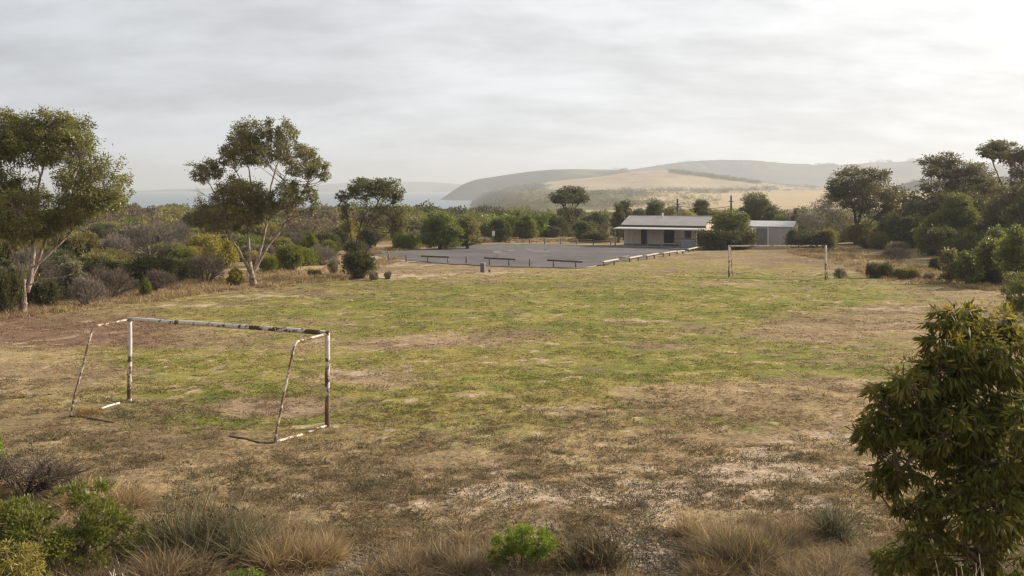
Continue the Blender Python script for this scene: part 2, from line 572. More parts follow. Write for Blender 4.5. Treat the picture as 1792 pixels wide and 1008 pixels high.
def attrmat(name, detail=True):
    m, t = newmat(name)
    a = t('ShaderNodeAttribute', attribute_name='surface_colour').outputs['Color']
    return m, t, a


# ground: colour per place + fine soil / thatch detail
m_ground, t, a = attrmat('ground_soil_and_grass')
pos = t('ShaderNodeNewGeometry').outputs['Position']
n_f = t.noise(pos, 9.0, 5, .65)
n_g = t.noise(pos, 2.3, 4, .6)
n_h = t.noise(pos, 38.0, 3, .6)
val = t.m('MULTIPLY', t.rng(n_f, .30, .70, .50, 1.46), t.rng(n_g, .3, .7, .82, 1.16))
val = t.m('MULTIPLY', val, t.rng(n_h, .3, .7, .8, 1.2))
col = t('ShaderNodeVectorMath', {0: a}, operation='SCALE'); t.put(col.inputs['Scale'], val)
bp = t('ShaderNodeBump', {'Strength': .8, 'Distance': .06, 'Height': t.m('MULTIPLY_ADD', n_h, .35, n_f)})
out(t, t('ShaderNodeBsdfPrincipled', {'Base Color': col.outputs[0], 'Roughness': .95, 'Specular IOR Level': .1, 'Normal': bp.outputs[0]}).outputs[0])

m_turf, t, a = attrmat('grass_blades')
isl = t('ShaderNodeNewGeometry').outputs['Random Per Island']
col = t('ShaderNodeVectorMath', {0: a}, operation='SCALE'); t.put(col.inputs['Scale'], t.rng(isl, 0, 1, .75, 1.25))
pb = t('ShaderNodeBsdfPrincipled', {'Base Color': col.outputs[0], 'Roughness': .7, 'Specular IOR Level': .2})
tr = t('ShaderNodeBsdfTranslucent', {'Color': col.outputs[0]})
out(t, t('ShaderNodeMixShader', {0: .3, 1: pb.outputs[0], 2: tr.outputs[0]}).outputs[0])


def plain(name, c1, c2=None, rough=.7, spec=.3, scale=3.0, lo=.4, hi=.65, bump=.0, metallic=0.0, coord='Object', stretch=None):
    m, t = newmat(name)
    tco = t('ShaderNodeTexCoord').outputs[coord]
    if stretch:
        tco = t('ShaderNodeMapping', {'Vector': tco, 'Scale': stretch}).outputs[0]
    n = t.noise(tco, scale, 5, .6, .3)
    col = t.mix(t.rng(n, lo, hi), c1, c2 or tuple(c * .8 for c in c1[:3]))
    ins = {'Base Color': col, 'Roughness': rough, 'Specular IOR Level': spec, 'Metallic': metallic}
    if bump:
        ins['Normal'] = t('ShaderNodeBump', {'Strength': bump, 'Distance': .02, 'Height': n}).outputs[0]
    out(t, t('ShaderNodeBsdfPrincipled', ins).outputs[0])
    return m


def rustmat(name, white, rust, dark, off, thr, bias=(0, 0, 0), b0=0.0):
    m, t = newmat(name)
    tco = t('ShaderNodeTexCoord').outputs['Object']
    v = t('ShaderNodeVectorMath', {0: tco, 1: off}, operation='ADD').outputs[0]
    n = t.noise(v, 2.6, 8, .74, .5)
    n2 = t.noise(v, 9.0, 5, .7)
    f = t.m('ADD', t.m('MULTIPLY', n, .72), t.m('MULTIPLY', n2, .28))
    bz = t('ShaderNodeVectorMath', {0: tco, 1: bias}, operation='DOT_PRODUCT').outputs['Value']
    f = t.m('ADD', f, t.m('ADD', bz, b0))
    k = t.rng(f, thr - .012, thr + .012)
    rc = t.mix(t.rng(t.noise(v, 4.0, 4, .6), .4, .6), rust, dark)
    wc = t.mix(t.rng(n2, .5, .7), white, tuple(.5 * a_ + .5 * b_ for a_, b_ in zip(white, rust)))
    col = t.mix(k, wc, rc)
    bp = t('ShaderNodeBump', {'Strength': .5, 'Distance': .006, 'Height': t.m('SUBTRACT', 1.0, k)})
    out(t, t('ShaderNodeBsdfPrincipled', {'Base Color': col, 'Roughness': t.rng(k, 0, 1, .45, .9), 'Specular IOR Level': .35, 'Normal': bp.outputs[0]}).outputs[0])
    return m


M_RUST = rustmat('flaking_white_paint_over_rust', (.64, .60, .54), (.17, .088, .052), (.085, .05, .035), (3.1, 7.7, 1.9), .535, (.012, 0, 0), -.03)
M_POSTR = rustmat('white_post_rusting_from_the_foot', (.64, .59, .52), (.23, .125, .075), (.115, .065, .045), (6.2, 1.7, 4.4), .525, (0, 0, -.055), .075)
M_RUST2 = rustmat('rusty_pipe_with_paint_remains', (.58, .50, .42), (.24, .14, .09), (.13, .078, .052), (9.4, 2.2, 5.3), .50)
M_RUSTD = rustmat('dark_rusty_pipe', (.45, .40, .35), (.14, .09, .065), (.08, .055, .045), (1.4, 5.2, 8.3), .42)
def asphalt():
    m, t = newmat('asphalt')
    pos = t('ShaderNodeNewGeometry').outputs['Position']
    big = t.noise(pos, .16, 4, .6); med = t.noise(pos, .9, 5, .65); fine = t.noise(pos, 14, 3, .6)
    col = t.mix(t.rng(big, .35, .65), (.098, .093, .088), (.145, .137, .128))
    col = t.mix(t.rng(med, .56, .68, 0, .6), col, (.155, .142, .125))
    vr = t('ShaderNodeTexVoronoi', {'Vector': t('ShaderNodeVectorMath', {0: pos, 1: t('ShaderNodeTexNoise', {'Vector': pos, 'Scale': .5}).outputs['Color']}, operation='ADD').outputs[0], 'Scale': .16}, feature='DISTANCE_TO_EDGE')
    col = t.mix(t.rng(vr.outputs['Distance'], .004, .014, .75, 0), col, (.045, .043, .042))
    sc = t('ShaderNodeVectorMath', {0: col}, operation='SCALE'); t.put(sc.inputs['Scale'], t.rng(fine, .3, .7, .8, 1.2))
    out(t, t('ShaderNodeBsdfPrincipled', {'Base Color': sc.outputs[0], 'Roughness': .92, 'Specular IOR Level': .15}).outputs[0])
    return m


M_ASPH = asphalt()
M_WOODD = plain('dark_weathered_log', (.075, .058, .046), (.14, .11, .09), .85, .2, 6, .4, .6, .3)
M_WOODP = plain('pale_weathered_plank', (.62, .56, .47), (.45, .39, .32), .8, .2, 5, .45, .65, .2)
M_WOODG = plain('grey_weathered_post', (.24, .21, .175), (.13, .11, .09), .85, .2, 7, .4, .6, .3)
M_CONC = plain('concrete', (.34, .32, .29), (.24, .225, .2), .9, .2, 3, .35, .65, .2)
M_WALL = plain('beige_wall_sheet', (.60, .50, .40), (.54, .45, .36), .75, .3, .8)
M_GABLE = plain('cream_gable_sheet', (.56, .48, .38), (.50, .42, .33), .75, .3, .8)
M_PLINTH = plain('grey_block_plinth', (.17, .18, .19), (.13, .14, .15), .9, .2, 4)
M_DARK = plain('dark_doorway', (.022, .021, .022), (.035, .032, .03), .6, .3, 2)
M_WHITE = plain('white_painted_metal', (.74, .72, .67), (.66, .63, .58), .5, .4, 2)
M_POSTP = plain('grey_painted_steel_post', (.30, .30, .29), (.24, .24, .23), .6, .4, 3)
M_GREYB = plain('grey_board', (.32, .33, .34), (.27, .28, .29), .7, .3, 2)
M_TRIM = plain('dark_trim', (.055, .050, .048), (.075, .07, .065), .7, .3, 2)
M_BOXG = plain('grey_green_steel_cabinet', (.13, .135, .12), (.17, .17, .15), .6, .4, 4)
M_POLE = plain('tarred_timber_pole', (.055, .048, .042), (.09, .08, .07), .9, .2, 3)
M_GLASS = plain('dark_window_glass', (.03, .034, .036), (.04, .045, .046), .12, .6, 1)


def sheet_metal(name, c, rib, axis=0, rough=.45):
    """corrugated / ribbed sheet: real ribs via bump along one object axis"""
    m, t = newmat(name)
    tco = t('ShaderNodeTexCoord').outputs['Object']
    sp = t('ShaderNodeSeparateXYZ', {0: tco})
    wv = t.m('SINE', t.m('MULTIPLY', sp.outputs[axis], 2 * PI / rib))
    n = t.noise(tco, .9, 4, .6)
    col = t.mix(t.rng(n, .4, .65), c, tuple(x * .86 for x in c))
    col = t.mix(t.rng(wv, -1, -.6, .25, 0), col, tuple(x * .75 for x in c))
    bp = t('ShaderNodeBump', {'Strength': .6, 'Distance': .02, 'Height': wv})
    out(t, t('ShaderNodeBsdfPrincipled', {'Base Color': col, 'Roughness': rough, 'Specular IOR Level': .4, 'Normal': bp.outputs[0]}).outputs[0])
    return m


M_ROOF = sheet_metal('grey_ribbed_roof_sheet', (.37, .345, .32), .3, 0, .55)
M_VROOF = sheet_metal('pale_verandah_sheet', (.54, .51, .46), .3, 0, .5)
M_SHED = sheet_metal('grey_shed_cladding', (.50, .45, .40), .20, 0, .6)
M_SHEDR = sheet_metal('white_shed_roof', (.62, .61, .59), .2, 0, .35)
M_SHEDG = sheet_metal('cream_shed_gable', (.62, .56, .47), .2, 1, .6)
M_WALLB = sheet_metal('battened_wall_sheet', (.70, .58, .46), .9, 0, .75)

# ------------------------------------------------------------------ GROUND (one sheet)
def axis_pts(dense0, dense1, step, lo, hi, grow):
    a = list(np.arange(dense0, dense1, step))
    s_, x_ = step, a[-1]
    while x_ < hi:
        s_ *= grow; x_ += s_; a.append(x_)
    s_, x_ = step, a[0]
    pre = []
    while x_ > lo:
        s_ *= grow; x_ -= s_; pre.append(x_)
    return np.array(pre[::-1] + a)


gx = axis_pts(-36, 40, 0.16, -9000, 9000, 1.06)
gy1 = np.arange(13, 45, 0.15)
gy2 = np.arange(45, 110, 0.3)
gy = np.concatenate([axis_pts(10, 13, .25, -300, 12.99, 1.25)[:-1], gy1, gy2, axis_pts(110, 150, .6, 110, 14000, 1.03)])
gy = np.unique(np.round(gy, 3))
XX, YY = np.meshgrid(gx, gy)
xf, yf = XX.ravel(), YY.ravel()
zf = h(xf, yf)
colf = ground_colour(xf, yf, h_base(xf, yf))
nx, ny = len(gx), len(gy)
ii = (np.arange(ny - 1)[:, None] * nx + np.arange(nx - 1)[None, :]).ravel()
gm = MB()
gm.add(np.stack([xf, yf, zf], 1), np.stack([ii, ii + 1, ii + 1 + nx, ii + nx], 1), smooth=True, col=colf)
tag(gm.build('ground', m_ground), kind='structure')

# ------------------------------------------------------------------ SEA
m_sea, t = newmat('sea_water')
pos = t('ShaderNodeNewGeometry').outputs['Position']
mp = t('ShaderNodeMapping', {'Vector': pos, 'Scale': (1, 3.0, 1)}).outputs[0]
nn = t.noise(mp, .02, 5, .65)
n3 = t.noise(t('ShaderNodeMapping', {'Vector': pos, 'Scale': (.25, 1, 1)}).outputs[0], .0035, 4, .6)
bp = t('ShaderNodeBump', {'Strength': .35, 'Distance': 2.0, 'Height': nn})
out(t, t('ShaderNodeBsdfPrincipled', {'Base Color': t.mix(t.rng(n3, .35, .65), (.03, .075, .11), (.06, .115, .15)), 'Roughness': .3, 'IOR': 1.33,
                                     'Normal': bp.outputs[0]}).outputs[0])
sm = MB()
sx = np.linspace(-12000, 9000, 22); sy = np.linspace(260, 14000, 22)
SX, SY = np.meshgrid(sx, sy)
q = (np.arange(21)[:, None] * 22 + np.arange(21)[None, :]).ravel()
sm.add(np.stack([SX.ravel(), SY.ravel(), np.full(SX.size, SEA_Z)], 1), np.stack([q, q + 1, q + 23, q + 22], 1))
tag(sm.build('sea', m_sea), kind='structure')

# ------------------------------------------------------------------ HILLS
def hillmat():
    m, t, a = attrmat('hill_pasture_and_scrub')
    pos = t('ShaderNodeNewGeometry').outputs['Position']
    n = t.noise(pos, .035, 6, .65)
    n2 = t.noise(pos, .25, 3, .6)
    val = t.m('MULTIPLY', t.rng(n, .3, .7, .82, 1.18), t.rng(n2, .3, .7, .9, 1.1))
    c_ = t('ShaderNodeVectorMath', {0: a}, operation='SCALE'); t.put(c_.inputs['Scale'], val)
    bp = t('ShaderNodeBump', {'Strength': .6, 'Distance': 3.0, 'Height': n})
    out(t, t('ShaderNodeBsdfPrincipled', {'Base Color': c_.outputs[0], 'Roughness': .95, 'Specular IOR Level': .05, 'Normal': bp.outputs[0]}).outputs[0])
    return m


M_HILL = hillmat()


def hill(name, D, depth_f, depth_b, prof, colfn, seed, bump=0.0, z0=-30, nu=260, nv=60):
    """a ridge with real depth: its crest follows prof (photo px, py at distance D), falling away front and back"""
    pp = np.array(prof, float)
    u = np.linspace(pp[0, 0], pp[-1, 0], nu)
    cy = np.interp(u, pp[:, 0], pp[:, 1])
    ker = np.hanning(9); ker /= ker.sum()
    cy = np.convolve(np.pad(cy, 4, 'edge'), ker, 'valid')
    v = np.linspace(-1, 1, nv)
    U, V = np.meshgrid(u, v)
    CY = np.interp(U, u, cy)
    Xc = (U - 896) / F * D
    Zc = CAMZ - (CY - HOR) / F * D
    off = np.where(V < 0, V * depth_f, V * depth_b)
    Y = D + off + (fbm(Xc, 0 * Xc + 5, .0016, 3, seed) - .5) * depth_f * .5
    prof_v = np.cos(np.clip(V, -1, 1) * PI / 2) ** 1.25
    Z = z0 + (Zc - z0) * prof_v
    gul = (fbm(Xc, Y, .005, 4, seed + 3) - .5)
    Z = Z + gul * (Zc - z0) * .45 * np.sin(np.clip(-V, 0, 1) * PI)
    if bump:
        Z = Z + fbm(Xc, Y, .06, 3, seed + 7) * bump
    mb = MB()
    x, y, z = Xc.ravel(), Y.ravel(), Z.ravel()
    px, py = to_px(x, y, z)
    col = colfn(x, y, z, px, py)
    q = (np.arange(nv - 1)[:, None] * nu + np.arange(nu - 1)[None, :]).ravel()
    mb.add(np.stack([x, y, z], 1), np.stack([q, q + 1, q + nu + 1, q + nu], 1), smooth=True, col=col)
    return tag(mb.build(name, M_HILL), kind='structure')


def blend(m, a, b):
    return np.array(a)[None] * (1 - m[:, None]) + np.array(b)[None] * m[:, None]


def c_far(x, y, z, px, py):
    m = sstep(.46, .56, fbm(x, y, .0022, 4, 90))
    return blend(m, (.060, .064, .050), (.135, .120, .088))


def c_head(x, y, z, px, py):
    m = sstep(.50, .60, fbm(x, y, .003, 4, 91)) * sstep(960, 1040, px)
    return blend(m, (.075, .078, .055), (.28, .23, .15))


def c_wheat(x, y, z, px, py):
    m = sstep(-7, 7, (px - 965) + (fbm(x, y, .01, 3, 4) - .5) * 90 - (py - 320) * 1.2)
    c = blend(m, (.070, .073, .048), (.40, .31, .205))
    low = sstep(336, 340, py + (fbm(x, y, .012, 3, 6) - .5) * 10)
    c = c * (1 - low[:, None]) + np.array([.10, .10, .06])[None] * low[:, None]
    return c * (0.9 + .2 * fbm(x, y, .004, 3, 12)[:, None])


def c_scrub(x, y, z, px, py):
    m = sstep(.52, .62, fbm(x, y, .012, 4, 93))
    return blend(m, (.055, .060, .036), (.15, .13, .08))


hill('distant_hills', 7500, 900, 900, [(300, 331), (540, 326), (600, 320), (680, 318), (760, 319), (800, 322), (880, 328)], c_far, 2, z0=-30)
hill('far_hills', 4200, 900, 900, [(1000, 322), (1060, 304), (1100, 297), (1150, 290), (1200, 284), (1250, 281.5), (1310, 282), (1350, 287), (1390, 290), (1440, 291),
     (1480, 289), (1520, 284.5), (1560, 284), (1600, 281), (1640, 284), (1700, 286), (1800, 290), (1950, 296), (2200, 310)], c_far, 3, z0=-30)
hill('headland', 3000, 520, 700, [(738, 351.5), (775, 349), (785, 343), (800, 330), (815, 321), (835, 314), (870, 308.5), (900, 304), (930, 300), (965, 297), (1010, 296.5),
     (1060, 298), (1110, 302), (1180, 306), (1260, 312), (1350, 322), (1420, 332)], c_head, 5, z0=-34)
hill('pasture_hill', 2100, 620, 500, [(828, 356), (845, 342), (870, 332), (900, 325), (950, 319), (1000, 314), (1060, 308), (1110, 300), (1150, 297), (1180, 297.5), (1230, 303),
     (1290, 311), (1340, 319), (1400, 326), (1500, 330), (1650, 334), (1900, 340)], c_wheat, 7, z0=-32)
hill('scrubby_rise', 1250, 300, 260, [(838, 376), (850, 362), (866, 353), (890, 347), (930, 342), (1000, 341), (1060, 344), (1120, 345), (1180, 347), (1240, 356), (1300, 366)], c_scrub, 9, bump=2.5, z0=-20)
hill('wooded_rise', 1500, 260, 260, [(1560, 352), (1600, 330), (1640, 318), (1690, 312), (1760, 312), (1900, 318)], c_scrub, 11, bump=5, z0=-20)

#PART2
# ------------------------------------------------------------------ CAR PARK
CP = [(648, 447), (684, 452.5), (735, 458.5), (790, 463), (860, 466), (940, 468.3), (1000, 469.3), (1025, 468.6), (1048, 465.5), (1080, 459.5), (1120, 452), (1170, 444),
      (1215, 437), (1240, 433.5), (1225, 432), (1160, 431.8), (1080, 431), (1010, 429), (950, 427.5), (890, 427.2), (850, 428), (800, 431), (740, 437), (690, 442.5)]
cpw = [at(*p) for p in CP]


def sheet(poly, off, step=1.2):
    """a sheet lying on the terrain: clipped grid over a polygon (x,y)"""
    import bmesh
    from mathutils.geometry import tessellate_polygon
    bm = bmesh.new()
    vs = [bm.verts.new((p[0], p[1], 0)) for p in poly]
    f = bm.faces.new(vs)
    xs = [p[0] for p in poly]; ys = [p[1] for p in poly]
    for ax, lo, hi in ((0, min(xs), max(xs)), (1, min(ys), max(ys))):
        k = lo + step
        while k < hi:
            no = (1, 0, 0) if ax == 0 else (0, 1, 0)
            co = (k, 0, 0) if ax == 0 else (0, k, 0)
            bmesh.ops.bisect_plane(bm, geom=bm.verts[:] + bm.edges[:] + bm.faces[:], plane_co=co, plane_no=no)
            k += step
    bmesh.ops.triangulate(bm, faces=bm.faces[:])
    bm.verts.ensure_lookup_table()
    V = np.array([v.co[:] for v in bm.verts])
    Fc = np.array([[v.index for v in f_.verts] for f_ in bm.faces])
    bm.free()
    V[:, 2] = h(V[:, 0], V[:, 1]) + off
    n = np.cross(V[Fc[:, 1]] - V[Fc[:, 0]], V[Fc[:, 2]] - V[Fc[:, 0]])
    Fc[n[:, 2] < 0] = Fc[n[:, 2] < 0][:, ::-1]
    return V, Fc


mb = MB()
V, Fc = sheet([(p.x, p.y) for p in cpw], 0.055)
mb.add(V, None, Fc, smooth=True)
tag(mb.build('car_park', M_ASPH), kind='structure')
mb = MB()
V, Fc = sheet([(p.x, p.y) for p in [at(*q) for q in [(618, 448), (640, 446.5), (650, 447.5), (690, 454), (735, 459.5), (737, 461), (690, 457), (650, 452), (620, 452)]]], 0.048)
mb.add(V, None, Fc, smooth=True)
tag(mb.build('gravel_path', plain('pale_gravel', (.40, .35, .28), (.30, .26, .2), .95, .1, 2)), kind='structure')
# worn paint on the asphalt
M_WORN = plain('worn_pale_paint', (.22, .205, .185), (.15, .148, .145), .9, .2, .8, .4, .6)
for pl in ([(862, 441), (874, 439.5), (880, 442), (886, 445.5), (876, 444.5), (866, 443.2)], [(889, 438.5), (902, 438), (900, 440), (890, 440.4)],
           [(916, 435.2), (926, 436), (938, 439.4), (960, 440.5), (962, 443), (940, 442.4), (930, 439.5)]):
    mb = MB(); V, Fc = sheet([(q.x, q.y) for q in [at(*p) for p in pl]], .062, .8); mb.add(V, None, Fc)
    tag(mb.build('road_markings', M_WORN), kind='structure')
# pale kerb edging along the near side
mb = MB()
kp = [at(*p) for p in CP[1:9]]
kk = []
for a_, b_ in zip(kp[:-1], kp[1:]):
    for s_ in np.linspace(0, 1, 6)[:-1]:
        q = a_.lerp(b_, s_); kk.append((q.x, q.y - .12, gz(q.x, q.y) + .045))
mb.tube(kk, .05, 6)
tag(mb.build('kerb', M_CONC), kind='structure')

# ------------------------------------------------------------------ GOALS
def wob_line(a, b, n, amp, rng, fix=True):
    a = np.array(a, float); b = np.array(b, float)
    t = np.linspace(0, 1, n)
    p = a[None] * (1 - t[:, None]) + b[None] * t[:, None]
    wv = np.cumsum(rng.standard_normal((n, 3)), 0) * amp
    wv -= wv[0] * (1 - t[:, None]) + wv[-1] * t[:, None]
    return p + wv


def make_goal(name, label, pl, pr, H, back, arm, r_post, r_bar, r_stay, grp, seed, near):
    rng = np.random.default_rng(seed)
    root = empty(name, pl)
    tag(root, label, 'goal', grp)
    o = np.array(pl)
    L = lambda p: np.array(p) - o
    tl = np.array(pl) + (0, 0, H[0]); tr_ = np.array(pr) + (0, 0, H[1])
    for p, tp in ((pl, tl), (pr, tr_)):
        mb = MB(); mb.tube(wob_line(L(p) - (0, 0, .15), L(tp), 12, .004, rng), r_post, 10, rng=rng, wob=.02)
        mb.build('post', M_POSTR, root)
    e = (tr_ - tl) / np.linalg.norm(tr_ - tl)
    mb = MB(); mb.tube(wob_line(L(tl) - e * r_post * .9 + (0, 0, -.01), L(tr_) + e * r_post * .9 + (0, 0, -.01), 20, .004, rng), r_bar, 10, rng=rng, wob=.02)
    mb.build('crossbar', M_RUST, root)
    bases = []
    for p, tp in ((pl, tl), (pr, tr_)):
        bk = np.array(back)
        elbow = L(tp) + bk * arm + (0, 0, -.07)
        foot = L(p) + bk
        foot[2] = gz(foot[0] + o[0], foot[1] + o[1]) - o[2] - .05
        bases.append(foot)
        a_ = wob_line(L(tp) + (0, 0, -.03), elbow, 5, .004, rng)
        d = foot - elbow; d /= np.linalg.norm(d)
        bend = [elbow + bk / np.linalg.norm(bk) * .06 + (0, 0, -.03), elbow + bk / np.linalg.norm(bk) * .09 + d * .10]
        b_ = wob_line(elbow + bk / np.linalg.norm(bk) * .10 + d * .2, foot, 12, .006, rng)
        mb = MB(); mb.tube(np.concatenate([a_, bend, b_]), r_stay, 8, rng=rng, wob=.03)
        mb.build('back_stay', M_RUST2, root)
    return root, L, bases


gl, gr = at(227, 704), at(573, 747)
backv = np.array([-0.97, -1.93, 0.0])
groot, GL, gb = make_goal('soccer_goal', 'rusty white soccer goal frame without net, nearest the camera on the worn grass', tuple(gl), tuple(gr), (2.44, 2.46), backv, .58, .066, .064, .034, 'goals on the football field', 3, True)
rng = np.random.default_rng(8)


def groundbar(a, b, r, mat, n=8, lift=.02):
    a = np.array(a, float); b = np.array(b, float)
    pts = [a * (1 - t) + b * t for t in np.linspace(0, 1, n)]
    o = np.array(gl)
    pts = [np.array((p[0], p[1], gz(p[0] + o[0], p[1] + o[1]) - o[2] + lift)) for p in pts]
    mb = MB(); mb.tube(pts, r, 8, rng=rng, wob=.04); mb.build('ground_bar', mat, groot)


pL, pR = GL(tuple(gl)), GL(tuple(gr))
lerp = lambda a, b, t: a * (1 - t) + b * t
groundbar(lerp(gb[0], pL, .48), lerp(gb[0], pL, .82), .034, M_RUST, lift=.03)
groundbar(lerp(gb[0], gb[1], 0), lerp(gb[0], gb[1], .24), .034, M_RUSTD, lift=.004)
groundbar(lerp(gb[0], gb[1], .80), lerp(gb[0], gb[1], 1.0), .034, M_RUSTD, lift=.004)
groundbar(lerp(gb[1], pR, 0), lerp(gb[1], pR, .5), .034, M_RUST2, lift=.035)
groundbar(lerp(gb[1], pR, .62), lerp(gb[1], pR, .98), .034, M_RUST, lift=.035)

fl, fr = at(1276, 486), at(1445, 492.5)
froot, FL, fb = make_goal('soccer_goal', 'far soccer goal frame of flaking white pipe near the pale shed', tuple(fl), tuple(fr), (2.44, 2.5), np.array([.62, 1.7, 0]), .25, .072, .062, .035, 'goals on the football field', 5, False)
mb = MB()
o_ = np.array(fl)
pts = [(lerp(np.array(fl), np.array(fr), t)) for t in np.linspace(0.02, .98, 12)]
mb.tube([(p[0] - o_[0], p[1] - o_[1], gz(p[0], p[1]) - o_[2] + .02) for p in pts], .04, 6)
mb.build('ground_bar', plain('yellowed_paint', (.42, .38, .17), (.32, .27, .12), .8, .2), froot)
mb = MB()
p = at(1455, 491)
rg = np.random.default_rng(4)
mb.box(-.13, .13, -.1, .1, 0, .2); mb.box(-.09, .09, -.07, .07, .2, .27)
tag(mb.build('concrete_block', M_WHITE, loc=p), 'small white concrete block on the ground beside the far goal', 'block')

# ------------------------------------------------------------------ BOLLARDS, RAILS, BENCHES
def bollard_mesh(H, r, lean=0.0, seed=0):
    mb = MB(); rg = np.random.default_rng(seed)
    mb.tube([(0, 0, -.2), (0.005, 0, H * .5), (lean, 0, H - .03), (lean, 0, H)], [r, r * .97, r * .93, r * .7], 9, rng=rg, wob=.02)
    return mb


BOL = [(680, 457, 13, 'leftmost grey timber bollard at the tapering end of the car park'),
       (711, 458.5, 12, 'grey timber bollard second from the left end of the car park'),
       (816, 462, 13, 'grey timber bollard between the first and second dark log rails'),
       (927, 466, 14, 'grey timber bollard between the second and third dark log rails')]
for i, (px, py, hp, lb) in enumerate(BOL):
    p = at(px, py)
    H = hp * p.y / F
    ob = bollard_mesh(H, .085, .01 * (i - 1), i).build('bollard', M_WOODG, loc=p)
    tag(ob, lb, 'bollard', 'bollards along the car park front')


def rail_thing(name, label, cat, grp, x0, x1, y0, y1, posts, ground, thick, mat, pmat, over=0, plank=False):
    """a low rail: ends given in photo px at the depth of its ground line"""
    ga, gb_ = at(x0, ground[0]), at(x1, ground[1])
    A = P(x0, y0, ga.y); B = P(x1, y1, gb_.y)
    mid = at((x0 + x1) / 2, (ground[0] + ground[1]) / 2)
    root = empty(name, mid)
    tag(root, label, cat, grp)
    o = np.array(mid)
    mb = MB(); rg = np.random.default_rng(int(x0))
    a, b = np.array(A) - o, np.array(B) - o
    if plank:
        d = (b - a); d[2] = 0; d /= np.linalg.norm(d); nrm = np.array((-d[1], d[0], 0))
        wd = .13; th = .04
        v = []
        for q in (a, b):
            for sx, sz in ((-1, -1), (1, -1), (1, 1), (-1, 1)):
                v.append(q + nrm * wd * sx + np.array((0, 0, th * sz)))
        mb.add(v, [(0, 1, 5, 4), (1, 2, 6, 5), (2, 3, 7, 6), (3, 0, 4, 7), (3, 2, 1, 0), (4, 5, 6, 7)])
    else:
        mb.tube(wob_line(a, b, 9, .012, rg), thick, 8, rng=rg, wob=.03)
    mb.build('rail', mat, root)
    for px in posts:
        t = (px - x0) / (x1 - x0)
        g = at(px, ground[0] + (ground[1] - ground[0]) * t)
        top = a * (1 - t) + b * t
        f = np.array(g) - o
        mb = MB(); mb.tube([f + (0, 0, -.2), (f + top) / 2, (top[0], top[1], top[2] - .02)], [.085, .08, .075], 8, rng=rg, wob=.02)
        mb.build('post', pmat, root)
    return root


for (x0, x1, y0, y1, posts, g, lb) in [
    (737, 786, 448.3, 449.8, (749, 784), (459.5, 461.2), 'dark log rail on two posts, leftmost along the car park front'),
    (847, 902, 451.3, 454.3, (857, 891), (464, 466), 'dark log rail behind the steel cabinet, middle one of the front three'),
    (958, 1019, 455.3, 458.3, (969, 1008), (467, 469.5), 'long dark log rail at the rounded corner of the car park')]:
    rail_thing('barrier_rail', lb, 'rail', 'dark log rails along the car park', x0, x1, y0, y1, posts, g, .075, M_WOODD, M_WOODG)
BN = [(1055, 1081, 458.2, 453.3, (1057, 1075), (466, 462.5), 'pale plank rail on posts, nearest the rounded corner of the car park'),
      (1100.5, 1122, 451.3, 447.4, (1102, 1117), (459.5, 456.5), 'pale plank rail on posts, second from the rounded car park corner'),
      (1130.5, 1151, 447, 443.3, (1132, 1145), (454.5, 452), 'pale plank rail on posts, third from the rounded car park corner'),
      (1160, 1183, 442.9, 439.3, (1161, 1172), (449.8, 447.5), 'longest pale plank rail at the right edge of the car park'),
      (1184, 1197, 440.2, 438.4, (1185, 1195), (445.6, 444.2), 'short pale plank rail just right of the longest plank rail'),
      (1204, 1220, 436.2, 432.6, (1206, 1214), (441.5, 439.6), 'pale plank rail in front of the right end of the clubhouse'),
      (1229, 1240, 432.2, 429.2, (1231, 1239), (437.6, 435.6), 'short pale plank rail against the dark hedge')]
for (x0, x1, y0, y1, posts, g, lb) in BN:
    rail_thing('plank_rail', lb, 'rail', 'pale plank rails beside the car park', x0, x1, y0, y1, posts, g, .06, M_WOODP, M_WOODG, plank=True)
# fallen plank
ga, gb_ = at(1084, 456), at(1100, 453)
mb = MB(); mb.tube([np.array(ga) + (0, 0, .25), np.array(gb_) + (0, 0, .28)], .06, 6)
tag(mb.build('timber_log', M_WOODG), 'thin grey log lying low between the first two pale plank rails', 'log')
# far fence
fx = [(892, 424.5), (927, 426), (953, 426.5), (981, 427), (1009, 427.5)]
fr_ = empty('post_and_wire_fence', at(950, 426.5))
tag(fr_, 'low post and wire fence along the far side of the car park', 'fence')
o = np.array(fr_.location)
tops = []
for i, (px, py) in enumerate(fx):
    g = np.array(at(px, py)) - o
    mb = MB(); Hh = .72
    mb.tube([g + (0, 0, -.2), g + (0, 0, Hh)], [.10, .09], 8); mb.build('post', M_WOODG, fr_)
    tops.append(g + (0, 0, Hh - .12))
mb = MB()
ext = [np.array(at(840, 424)) - o + (0, 0, .35)] + tops + [np.array(at(1037, 427.5)) - o + (0, 0, .6)]
mb.tube(ext, .022, 5); mb.tube([q - (0, 0, .28) for q in ext], .018, 5)
mb.build('wire', plain('grey_wire', (.16, .15, .14), (.2, .19, .17), .6, .3), fr_)
rail_thing('barrier_rail', 'dark log rail beyond the far edge of the car park, beside the verandah', 'rail', 'dark log rails along the car park', 1036, 1071, 422.8, 422.6, (1038, 1069), (428.5, 428), .09, M_WOODD, M_WOODG)

# steel cabinet and stub
p = at(845, 477)
cab = empty('service_cabinet', p, R(-20)); tag(cab, 'narrow grey steel service cabinet standing in front of the car park', 'cabinet')
mb = MB(); mb.box(-.17, .17, -.14, .14, -.1, .72); mb.build('body', M_BOXG, cab)
mb = MB(); mb.box(-.19, .19, -.16, .16, .72, .76); mb.build('lid', M_POSTP, cab)
mb = MB(); mb.box(-.13, .13, -.155, -.141, .08, .64); mb.build('door', M_BOXG, cab)
p = at(856.5, 476)
mb = MB(); mb.tube([(0, 0, -.1), (.01, 0, .2)], [.10, .085], 9)
tag(mb.build('timber_stump', M_WOODD, loc=p), 'short dark stump right of the steel cabinet', 'stump')

